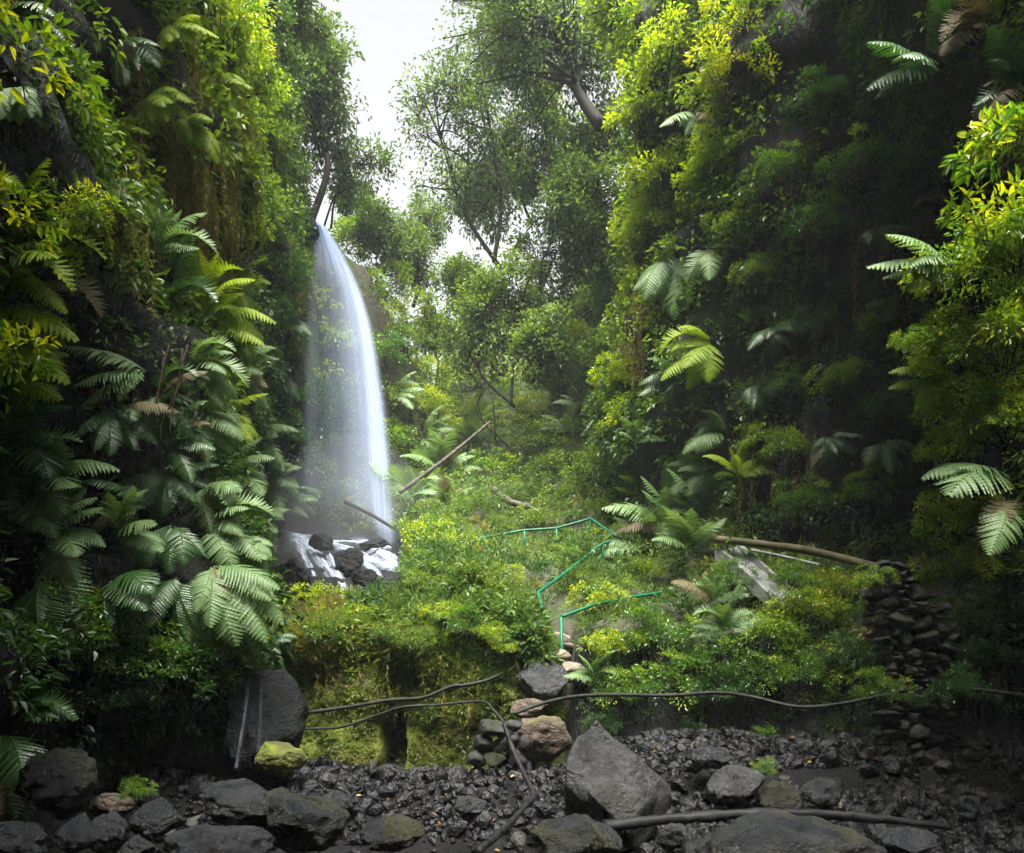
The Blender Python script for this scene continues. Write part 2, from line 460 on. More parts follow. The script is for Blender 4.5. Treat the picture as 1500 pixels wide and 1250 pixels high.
def right_x(Y, Z):
    b = np.interp(Y, [-40, -12, 0, 5, 8, 12, 16, 20, 24, 30, 36, 45, 70], [5.0, 3.8, 4.8, 5.2, 5.7, 5.6, 4.6, 3.7, 3.0, 2.0, 0.9, -0.6, -4])
    x = b - 0.9 * fbm(Y * 0.2, Z * 0.2, 0 * Y, 4, 31) - 0.28 * fbm(Y * 0.9, Z * 0.7, 0 * Y, 4, 32)
    x = x + 0.5 * np.abs(vn(Y * 0.8, Z * 0.5, 0 * Y, 33)) + 0.3 * np.abs(vn(Y * 1.9, Z * 1.3, 0 * Y, 34))
    far = sm(20, 27, Y)
    x = x + far * (0.55 * np.maximum(0, Z - 16) + 0.12 * np.maximum(0, Z - 8))
    x = x - 0.9 * bump(Y, 17.5, 2.4) * sm(4, 9, Z)                               # sunlit buttress
    x = x + 2.9 * bump(Y, 12.2, 1.6) * sm(2.0, 4.5, Z)                           # dark gully
    x = x + 1.8 * bump(Y, 9.6, 1.3) * bump(Z, 1.6, 1.0)                          # black hollow by the stone wall
    x = x - 2.8 * bump(Y, 11.4, 2.4) * sm(9.0, 12.5, Z)                         # overhang added high over the gully to shade it
    x = x - 0.7 * bump(Y, 7.2, 1.1) * bump(Z, 4.2, 2.0)
    return x


def make_ground():
    xs = np.concatenate([np.linspace(-60, -10, 14)[:-1], np.linspace(-10, 8, 150), np.linspace(8, 60, 14)[1:]])
    ys = np.concatenate([np.linspace(-30, 4, 14)[:-1], np.linspace(4, 32, 230), np.linspace(32, 80, 50)[1:]])
    X, Y = np.meshgrid(xs, ys, indexing='ij')
    Z = ground_z(X, Y)
    return X, Y, Z, mesh('ground', np.stack([X, Y, Z], -1).reshape(-1, 3), grid(len(xs), len(ys)), [M_SOIL, M_BED, M_BLACK, M_CLIFF], True)


gX, gY, gZ, g_me = make_ground()
fc = np.empty(len(g_me.polygons) * 3)
g_me.polygons.foreach_get('center', fc)
fc = fc.reshape(-1, 3)
mi = np.zeros(len(fc), np.int32)
mi[fc[:, 1] < bank_front(fc[:, 0]) + 0.1] = 1
mi[(fc[:, 0] < basin_edge(fc[:, 1]) + 0.15) & (fc[:, 1] > 12) & (fc[:, 1] < 25.4)] = 2
mi[(fc[:, 0] > 0.9) & (fc[:, 1] > bank_front(fc[:, 0]) - 0.1) & (fc[:, 1] < bank_front(fc[:, 0]) + 0.62)] = 3  # dark rock colour on the right riser paints the shade of an undercut
g_me.polygons.foreach_set('material_index', mi)
ground = tag(link('ground', g_me), kind='structure')


def wall_mesh(name, fx, zmax, flip):
    ys = np.concatenate([np.linspace(-34, 3, 24)[:-1], np.linspace(3, 32, 200), np.linspace(32, 70, 40)[1:]])
    zs = np.concatenate([np.linspace(-1.5, 22, 150), np.linspace(22, zmax, 34)[1:]])
    Y, Z = np.meshgrid(ys, zs, indexing='ij')
    X = fx(Y, Z)
    V = np.stack([X, Y, Z], -1)
    return V, mesh(name, V.reshape(-1, 3), grid(len(ys), len(zs))[:, ::(-1 if flip else 1)], M_CLIFF, True)


def crest(V, side, fz):
    """fold the cliff back at its crest: above fz(Y) the wall runs outwards instead of up"""
    Y, Z = V[..., 1], V[..., 2]
    h = fz(Y)
    over = np.maximum(0, Z - h)
    V[..., 0] += side * over * 1.6
    V[..., 2] = Z - over * 0.72
    return V


def build_wall(name, fx, side, fz, flip):
    V, me = wall_mesh(name, fx, 42, flip)
    V = crest(V, side, fz)
    me.vertices.foreach_set('co', V.reshape(-1, 3).astype(np.float32).ravel())
    me.update()
    return tag(link(name, me), kind='structure'), V


crest_l = lambda Y: np.interp(Y, [-40, 0, 10, 16, 22, 25, 28, 34, 50], [15, 12, 13.5, 17.5, 20, 18, 16.5, 17, 24]) + 0.8 * vn(Y * 0.5, 0 * Y, 0 * Y, 5)
crest_r = lambda Y: np.interp(Y, [-40, 2, 6, 10, 16, 20, 24, 30, 36, 50], [7, 7, 9.5, 14.5, 19, 21, 21.5, 21, 21, 28]) + 0.8 * vn(Y * 0.5, 0 * Y, 0 * Y, 6)
cliff_l, VL = build_wall('cliff_left', left_x, -1, crest_l, False)
cliff_r, VR = build_wall('cliff_right', right_x, 1, crest_r, True)
# unseen wall added behind the viewer, crest and lean shaped to shade the foreground
xs = np.linspace(-14, 14, 40); zs = np.linspace(-1, 19, 60)
X, Z = np.meshgrid(xs, zs, indexing='ij')
Z = Z * np.interp(X, [-14, -3.2, -1.5, 1.5, 3.4, 14], [17, 18, 27, 26, 13, 12]) / 19
Vb = np.stack([X, -9 + 0.43 * Z + 1.0 * fbm(X * 0.3, Z * 0.2, 0 * X, 4, 44), Z], -1)
shade_wall_o = tag(link('shade_wall', mesh('shade_wall', Vb.reshape(-1, 3), grid(40, 60)[:, ::-1], M_CLIFF, True)), kind='structure')

# mossy vertical face of the bank with the little tunnel mouth
xs = np.linspace(-4.4, 0.75, 150); ss = np.linspace(0, 1.9, 90)
X, Sg = np.meshgrid(xs, ss, indexing='ij')
yf = bank_front(X)
zt = np.interp(X, [-4.4, -3.6, -0.5, 0.1, 0.75], [2.0, 2.3, 2.6, 2.2, 1.5])
Zf = 0.2 + (zt - 0.2) * np.clip(Sg, 0, 1) + 0.42 * np.maximum(0, Sg - 1) * 2.2
Yf = yf + 0.12 * np.clip(Sg, 0, 1) + np.maximum(0, Sg - 1) * 2.2 + 0.28 * fbm(X * 0.9, Zf * 0.9, 0 * X, 4, 51) + 0.05 * fbm(X * 5, Zf * 5, 0 * X, 3, 52)
Yf = Yf - 0.10 * bump(Zf, 2.35 + 0.25 * vn(X * 0.9, X * 0, X * 0, 53), 0.35) + 0.05 * bump(Zf, 1.75 + 0.3 * vn(X * 0.8, X * 0, X * 0, 54), 0.15) * (Sg < 1)
hole = sm(0.2, 0.15, np.abs(X + 1.86 + 0.02 * np.sin(9 * Zf))) * sm(1.22, 1.14, Zf)
Yf = Yf + 1.3 * hole + 1.0 * sm(0.35, 1.0, X) * 0.9
bank_V = np.stack([X, Yf, Zf], -1)
bank = tag(link('bank', mesh('bank', bank_V.reshape(-1, 3), grid(150, 90), M_MOSS, True)), kind='structure')

# the far hill beyond the head of the valley
xs = np.linspace(-90, 90, 90); ys = np.linspace(74, 130, 60)
X, Y = np.meshgrid(xs, ys, indexing='ij')
Z = 4 + 26 * sm(74, 80, Y) + 20 * sm(78, 125, Y) + 5 * fbm(X * 0.05, Y * 0.05, 0 * X, 5, 61)
hill = tag(link('hill', mesh('hill', np.stack([X, Y, Z], -1).reshape(-1, 3), grid(90, 60), M_HILL, True)), kind='structure')


def to_bvh(objs):
    V, F, n = [], [], 0
    for o in objs:
        me = o.data
        co = np.empty(len(me.vertices) * 3); me.vertices.foreach_get('co', co)
        V.append(co.reshape(-1, 3))
        li = np.empty(len(me.loops), np.int32); me.loops.foreach_get('vertex_index', li)
        F.append(li.reshape(-1, 4) + n)
        n += len(me.vertices)
    return BVHTree.FromPolygons(np.concatenate(V).tolist(), np.concatenate(F).tolist())


BVH = to_bvh([ground, cliff_l, cliff_r, bank])
EYE = Vector((0, 0, CZ))


def hit(px, py):
    """where the line of sight through a photo pixel meets the setting; the normal faces the viewer"""
    d = (at(px, py, 1.0) - EYE).normalized()
    loc, nor, i, dist = BVH.ray_cast(EYE, d)
    if loc is None:
        loc, nor = at(px, py, 30), Vector((0, -1, 0.3)).normalized()
    if nor.dot(d) > 0:
        nor = -nor
    return loc, nor


def gz(x, y):
    return float(ground_z(np.array([x]), np.array([y]))[0])


def in_view(P, m=220):
    y = np.maximum(P[:, 1], 0.5)
    px, py = CX + P[:, 0] / y * FPX, HY - (P[:, 2] - CZ) / y * FPX
    return (P[:, 1] > 2.5) & (px > -m) & (px < 1500 + m) & (py > -m) & (py < 1250 + m)


def sample(V, n, rng):
    """area-weighted points on a grid surface V (nu,nv,3) inside the picture's cone, with normals"""
    a, b, c, d = V[:-1, :-1], V[1:, :-1], V[1:, 1:], V[:-1, 1:]
    nor = np.cross(b - a, d - a).reshape(-1, 3)
    ar = np.linalg.norm(nor, axis=1)
    mid = ((a + b + c + d) / 4).reshape(-1, 3)
    ar = ar * in_view(mid) * (mid[:, 1] < 62)
    i = rng.choice(len(ar), n, p=ar / ar.sum())
    u, v = rng.random((n, 1)), rng.random((n, 1))
    A, B, C, D = [q.reshape(-1, 3)[i] for q in (a, b, c, d)]
    P = A * (1 - u) * (1 - v) + B * u * (1 - v) + C * u * v + D * (1 - u) * v
    return P, unit(nor[i])


def clump_leaves(C, N, r, K, L, wl, hue, rng, six=False, drop=0.25, spread=1.0):
    """C,N: clump centres and outward normals, r radii, K leaves in each -> leaf arrays"""
    n = len(C)
    idx = np.repeat(np.arange(n), K)
    m = len(idx)
    ax = unit(N * 0.75 + np.array([0, 0, 0.65]))
    d = unit(rng.normal(size=(m, 3)))
    dot = (d * ax[idx]).sum(1, keepdims=True)
    d = unit(np.where(dot < -0.15, d - 1.6 * dot * ax[idx], d))
    rad = r[idx][:, None] * rng.random((m, 1)) ** 0.45
    P = C[idx] + d * rad * np.array([1.0, 1.0, 0.8]) * spread
    D = unit(d * 0.8 + N[idx] * 0.35 + rng.normal(size=(m, 3)) * 0.45 - np.array([0, 0, drop]))
    Nn = unit(np.array([0, 0, 1.0]) + d * 0.5 + N[idx] * 0.25 + rng.normal(size=(m, 3)) * 0.45)
    Ls = L * (0.6 + 0.8 * rng.random(m)) * (L * 0 + 1 if np.isscalar(L) else 1)
    V, F, k = leaf_geo(P, D, Nn, Ls, Ls * wl, six=six)
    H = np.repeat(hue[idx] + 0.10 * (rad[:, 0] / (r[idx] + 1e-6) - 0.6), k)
    return V, F, H


def stuff(name, parts, m, label=None):
    V, F, H, n = [], [], [], 0
    for v, f, h in parts:
        V.append(v); F.append(f + n); H.append(h); n += len(v)
    k = {}
    for f in F:
        k.setdefault(f.shape[1], []).append(f)
    me = mesh(name, np.concatenate(V), [np.concatenate(f) for f in k.values()], m, False, {'hue': np.concatenate(H)})
    return tag(link(name, me), label, kind='stuff')


# ------------------------------------------------------------------ the green cover of the cliffs and slopes (nobody could count it)
def cover_left():
    rng = np.random.default_rng(11)
    P, N = sample(VL, 11500, rng)
    N[N[:, 0] < 0] *= -1
    Y, Z = P[:, 1], P[:, 2]
    nz = fbm(P[:, 0] * 0.5, Y * 0.5, Z * 0.5, 3, 71)
    dens = 0.85 + 0.35 * nz
    dens -= 0.75 * bump(Y, 9.0, 1.5) * bump(Z, 4.0, 2.2)
    dens -= 1.3 * sm(10.8, 9.0, Y) * sm(1.8, 0.9, Z)
    dens -= 0.7 * bump(Y, 10.8, 1.2) * sm(1.2, 0.2, Z)
    dens -= 0.30 * bump(Y, 11.6, 2.2) * sm(0.5, 2.0, Z) * sm(9.5, 7.0, Z)
    keep = rng.random(len(P)) < dens
    P, N, Y, Z, nz = P[keep], N[keep], Y[keep], Z[keep], nz[keep]
    n2 = fbm(Y * 0.35, Z * 0.35, 0 * Y, 3, 72)
    hue = 0.34 + 0.36 * sm(4.0, 8.0, Z) * sm(21, 15, Y) + 0.16 * n2 + 0.12 * sm(10, 17, Z) - 0.12 * sm(7, 3, Z) - 0.25 * bump(Y, 9.2, 1.8) * bump(Z, 4.0, 2.4)  # last term darkens leaf colour in the hollow, painting its shade
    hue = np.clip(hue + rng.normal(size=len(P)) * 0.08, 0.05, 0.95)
    r = 0.20 + 0.26 * rng.random(len(P)) ** 2 + 0.004 * Y
    P = P + N * (r * (0.2 + 0.5 * rng.random(len(P))))[:, None]
    near = Y < 11
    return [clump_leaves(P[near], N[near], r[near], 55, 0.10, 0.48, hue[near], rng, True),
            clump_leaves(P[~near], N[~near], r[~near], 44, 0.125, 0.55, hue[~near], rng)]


def cover_right():
    rng = np.random.default_rng(12)
    P, N = sample(VR, 12500, rng)
    N[N[:, 0] > 0] *= -1
    Y, Z = P[:, 1], P[:, 2]
    nz = fbm(P[:, 0] * 0.5, Y * 0.5, Z * 0.5, 3, 81)
    dens = 0.80 + 0.35 * nz
    dens -= 0.5 * bump(Y, 12.2, 2.0) * sm(3.2, 5.0, Z)
    dens -= 0.9 * sm(11.5, 10, Y) * sm(2.6, 1.8, Z)
    dens -= 0.3 * sm(10.5, 13.0, Z) * bump(Y, 10.5, 3.5)
    keep = rng.random(len(P)) < dens
    P, N, Y, Z, nz = P[keep], N[keep], Y[keep], Z[keep], nz[keep]
    n2 = fbm(Y * 0.35, Z * 0.35, 0 * Y, 3, 82)
    hue = 0.40 + 0.34 * bump(Y, 17.5, 3.0) * sm(6.0, 10.5, Z) + 0.15 * n2 + 0.34 * sm(9.5, 8.2, Y) * sm(1.5, 3.5, Z) - 0.04 * sm(22, 28, Y) - 0.28 * bump(Y, 12.2, 2.0)  # last term paints the gully's shade into the leaf colour
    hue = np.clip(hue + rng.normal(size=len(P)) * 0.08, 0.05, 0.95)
    r = 0.20 + 0.28 * rng.random(len(P)) ** 2 + 0.005 * Y
    P = P + N * (r * (0.2 + 0.5 * rng.random(len(P))))[:, None]
    near = Y < 11
    return [clump_leaves(P[near], N[near], r[near], 60, 0.085, 0.48, hue[near], rng, True),
            clump_leaves(P[~near], N[~near], r[~near], 44, 0.125, 0.55, hue[~near], rng)]


def cover_ground():
    rng = np.random.default_rng(13)
    G = np.stack([gX, gY, gZ], -1)
    out = []
    for (n, y0, y1) in ((17000, 10, 24.5), (7000, 23.0, 62)):
        rows = (gY[0] > y0) & (gY[0] < y1)
        P, N = sample(G[:, rows], n, rng)
        N[N[:, 2] < 0] *= -1
        X, Y, Z = P.T
        yf = bank_front(X)
        basin = X < basin_edge(Y)
        keep = (Y > yf + 0.25) & ~(basin & (Y < 25.0)) & ((np.abs(X - 0.62 - 0.05 * (Y - 12.6)) > 0.42) | (Y > 14.8)) & ~((X > 2.9) & (X < 3.6) & (Y > 11.4) & (Y < 12.7))
        bare = fbm(X * 0.8, Y * 0.8, Z * 0, 3, 91)
        keep &= rng.random(len(P)) < 0.95 + 0.35 * bare
        P, N, X, Y, Z = P[keep], N[keep], X[keep], Y[keep], Z[keep]
        n2 = fbm(X * 0.5, Y * 0.5, Z * 0.5, 3, 92)
        tall = np.clip(0.42 + 1.15 * fbm(X * 1.7, Y * 1.7, Z * 0, 3, 93), 0.0, 1.6)
        hue = np.clip(0.34 + 0.26 * n2 + rng.normal(size=len(P)) * 0.12, 0.05, 0.80)
        if y0 < 20:
            dry = rng.random(len(P)) < 0.04 + 0.16 * sm(0.2, 0.8, fbm(X * 0.6, Y * 0.6, Z * 0, 2, 94))
            hue[dry] = 0.97
            Pb, Nb = sample(bank_V, 4200, rng)
            Nb[Nb[:, 1] > 0] *= -1
            lip = 1.95 + 0.55 * fbm(Pb[:, 0] * 0.9, Pb[:, 0] * 0, Pb[:, 0] * 0, 3, 97)
            kb = (Pb[:, 2] > lip) & (Pb[:, 1] < bank_front(Pb[:, 0]) + 1.7)
            kb |= (rng.random(len(Pb)) < 0.24) & (Pb[:, 2] > 1.0)
            Pb, Nb = Pb[kb], unit(Nb[kb] + np.array([0, -0.5, 0.4]))
            P, N = np.concatenate([P, Pb]), np.concatenate([N, Nb])
            X, Y, Z = P.T
            n2 = fbm(X * 0.5, Y * 0.5, Z * 0.5, 3, 92)
            hue = np.concatenate([hue, np.clip(0.46 + 0.2 * sm(-1.5, -3.5, Pb[:, 0]) + 0.3 * n2[-len(Pb):] + rng.normal(size=len(Pb)) * 0.12, 0.1, 0.97)])
            tall = np.concatenate([tall, np.clip(0.3 + 0.8 * fbm(Pb[:, 0] * 1.6, Pb[:, 1] * 1.6, Pb[:, 2], 3, 98), 0.0, 1.0)])
            tall *= 1 - 0.65 * sm(-1.2, -2.2, X)
            tall *= 1 - 0.75 * sm(0.9, 0.5, np.abs(X - 1.5) / 1.4) * sm(1.6, 1.0, np.abs(Y - 12.9))
            tall *= 1 - 0.7 * sm(-1.8, -1.2, X) * sm(2.9, 2.4, X) * sm(15.6, 16.2, Y) * sm(20.5, 19.5, Y)
            r = 0.10 + 0.13 * tall
            P = P + np.array([0, -0.15, 1.0]) * (tall * 0.5 * rng.random(len(P)))[:, None]
            gsel = rng.random(len(P)) < 0.28
            bsel = rng.random(len(P)) < 0.30 * (tall > 0.4) + 0.06
            bs = clump_leaves(P[bsel] + np.array([0, 0, 0.06]), N[bsel], r[bsel] * 1.2, 26, 0.115, 0.42, np.clip(hue[bsel] - 0.06, 0, 0.9), rng, six=True)
            bl = clump_leaves(P[gsel], N[gsel], r[gsel] * 1.15, 14, 0.17, 0.09, np.clip(hue[gsel] + 0.08, 0, 0.9), rng, drop=-0.75)
            out.append((clump_leaves(P, N, r, 38, 0.065, 0.34, hue, rng), bl, bs))
        else:
            r = 0.22 + 0.012 * (Y - 20) + 0.25 * tall
            P = P + N * (r * 0.5)[:, None]
            out.append(clump_leaves(P, N, r, 46, 0.13, 0.55, np.clip(hue + 0.20, 0, 0.9), rng))
    return out


def moss_on_bank():
    rng = np.random.default_rng(14)
    P, N = sample(bank_V, 11000, rng)
    N[N[:, 1] > 0] *= -1
    nz = fbm(P[:, 0] * 1.2, P[:, 1], P[:, 2] * 1.2, 3, 95)
    top = sm(2.0, 2.45, P[:, 2])
    keep = (rng.random(len(P)) < 0.52 + 0.5 * nz + 0.2 * top) & (P[:, 1] < bank_front(P[:, 0]) + 1.6) & ~((np.abs(P[:, 0] + 1.86) < 0.27) & (P[:, 2] < 1.3))
    P, N, top = P[keep], N[keep], top[keep]
    r = 0.035 + 0.04 * rng.random(len(P)) + 0.03 * top
    hue = np.clip(0.64 + 0.2 * nz[keep] + rng.normal(size=len(P)) * 0.09, 0, 0.86)
    return clump_leaves(P, N, r, 34, 0.035, 0.5, hue, rng)


def strands(boxes, seed):
    """moss and dead creepers hanging in curtains: long thin strips, top points found on the cliff"""
    rng = np.random.default_rng(seed)
    out = []
    for (x0, y0, x1, y1, n, hue) in boxes:
        for k in range(n):
            p, nn = hit(rng.uniform(x0, x1), rng.uniform(y0, y1))
            L = rng.uniform(0.4, 1.3)
            m = int(L / 0.045)
            q = np.array(p) + np.array(nn) * rng.uniform(0.1, 0.45)
            t = np.linspace(0, 1, m)[:, None]
            P = q + np.array([0, 0, -1.0]) * t * L + np.cumsum(rng.normal(size=(m, 3)) * 0.012, 0)
            P = np.repeat(P, 2, 0)
            D = unit(np.array([0, 0, -1.0]) + rng.normal(size=P.shape) * 0.55)
            N = unit(np.array(nn) + rng.normal(size=P.shape) * 0.6)
            V, F, kk = leaf_geo(P, D, N, 0.085, 0.022, six=False)
            out.append((V, F, np.full(len(V), np.clip(hue + rng.normal() * 0.15, 0, 1))))
    return out


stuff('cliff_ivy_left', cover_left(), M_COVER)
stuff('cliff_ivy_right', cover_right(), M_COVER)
_a, _b = cover_ground()
stuff('bank_undergrowth', list(_a), M_BANK)
stuff('slope_undergrowth', [_b], M_COVER)
stuff('bank_moss', [moss_on_bank()], M_BANK)
stuff('hanging_moss', strands([(150, 190, 330, 330, 330, 0.55), (170, 20, 420, 300, 150, 0.62), (330, 100, 440, 330, 90, 0.3), (880, 330, 965, 520, 90, 0.8), (700, 420, 900, 620, 90, 0.75), (1090, 600, 1200, 700, 50, 0.6), (1140, 180, 1340, 560, 90, 0.25), (450, 960, 740, 1000, 26, 0.5)], 15), M_DRY)

# ------------------------------------------------------------------ ferns
def frond_mesh(name, m, droop, width=0.25, pairs=19, seed=0, hue=0.5, lobes=7):
    """a frond one metre long along +X, arching down by droop degrees, with toothed pinnae"""
    rng = np.random.default_rng(seed)
    mb = MB()
    t = np.linspace(0, 1, 30)
    ang = R(18) - R(droop) * t ** 1.25
    dx = np.cumsum(np.cos(ang)) / 30; dz = np.cumsum(np.sin(ang)) / 30
    ry = 0.03 * np.sin(t * 4 + seed)
    C = np.stack([dx, ry, dz], -1)
    mb.tube(C, np.linspace(0.0075, 0.002, 30), 4)
    mb.A[-1][:] = hue + 0.2
    Vs, Hs = [], []
    for k in range(pairs):
        tt = 0.12 + 0.86 * k / (pairs - 1)
        i = tt * 29
        i0 = int(min(28, i)); f = i - i0
        c = C[i0] * (1 - f) + C[i0 + 1] * f
        tg = unit(C[i0 + 1] - C[i0])
        up = unit(np.cross(tg, np.array([0, 1.0, 0]))) * -1
        if up[2] < 0 and droop < 100: up = -up if abs(up[2]) > 0.2 else up
        ln = width * (math.sin(math.pi * (0.16 + 0.82 * tt ** 0.85)) ** 0.85) * rng.uniform(0.9, 1.06)
        for sgn in (-1, 1):
            side = np.array([0, sgn * 1.0, 0])
            d = unit(side + tg * (0.42 + 0.3 * tt) - up * rng.uniform(0.05, 0.35))
            w = 0.86 / pairs * 1.05
            s = np.linspace(0, 1, lobes + 1)
            q = c + d * (s * ln)[:, None] - up * (0.22 * ln * s ** 2)[:, None]
            nn = unit(np.cross(d, tg * sgn)); nn = nn if nn @ up > 0 else -nn
            e = unit(np.cross(nn, d))
            wd = w * 0.5 * (1 - s ** 1.7) ** 0.8
            # each lobe: two small blades either side of the pinna's own midrib
            for j in range(lobes):
                a, b = q[j], q[j + 1]
                for es in (-1, 1):
                    Vs.append([a, b, a + (b - a) * 0.95 + e * es * wd[j] * 0.98 + nn * 0.004, a + (b - a) * 0.25 + e * es * wd[j] + nn * 0.004])
                    Hs.append(hue + rng.normal() * 0.05)
    Vs = np.array(Vs)
    b = np.arange(len(Vs))[:, None] * 4
    n0 = mb.n
    mb.add(Vs.reshape(-1, 3), b + np.array([[0, 1, 2, 3]]))
    mb.A[-1] = np.repeat(Hs, 4)
    return mb.build(name, m)


FROND = {}
for key, m in (('p', 0), ('d', 1), ('y', 2), ('b', 3)):
    FROND[key] = [frond_mesh('frond', M_FERN[m], dr, wd, 19, 10 * m + i, 0.5) for i, (dr, wd) in enumerate([(40, 0.25), (75, 0.27), (110, 0.23), (60, 0.30)])]


def fern(px, py, plen, kind, label, ang=(0, 180), n=9, Y=None, tow=0.5, out=0.45, group=None):
    """px,py: heart of the fern on the rock; plen: frond length in photo pixels; ang: fan of frond directions in degrees (0 right, 90 up)"""
    rng = random.Random(int(px * 7 + py * 13))
    if Y is None:
        p, nn = hit(px, py)
        Y = p.y - out
    p = at(px, py, Y)
    high = px < 450 and 20 < py < 330
    L = plen * (0.72 if high else 1.15 if Y < 13 else 0.98) * Y / FPX
    n = int(n * (1.7 if high else 1.25) + 0.5)
    f = empty('fern', p, label, 'fern', group)
    for i in range(n):
        a = ang[0] + (ang[1] - ang[0]) * ((i + rng.uniform(0.15, 0.85)) / n)
        tw = tow * rng.uniform(0.2, 1.7)
        d = Vector((math.cos(R(a)), -tw, math.sin(R(a)))).normalized()
        upv = Vector((rng.uniform(-0.25, 0.25), -0.55, 0.85))
        if abs(d.z) > 0.8:
            upv = Vector((rng.uniform(-0.3, 0.3), -1.0 if d.z < 0 else 0.8, 0.3))
        if d.z > 0.8:
            upv = Vector((-d.x, 0.9, 0.2 + rng.uniform(-.1, .3))) if tw < 0.3 else Vector((0, -0.2, 1))
        s = d.cross(upv).normalized() * -1
        u = d.cross(s).normalized()
        if u.dot(upv) < 0:
            u, s = -u, -s
        M = Matrix((d, u.cross(d), u)).transposed().to_4x4()
        fm = FROND[kind][rng.choice([0, 1, 1, 2, 3] if d.z > -0.3 else [0, 0, 3])]
        if rng.random() < 0.05 and kind != 'y':
            fm = FROND['b'][rng.randrange(4)]
        o = link('frond', fm, f)
        o.matrix_local = M @ Matrix.Scale(L * rng.uniform(0.55, 1.1), 4)
    return f


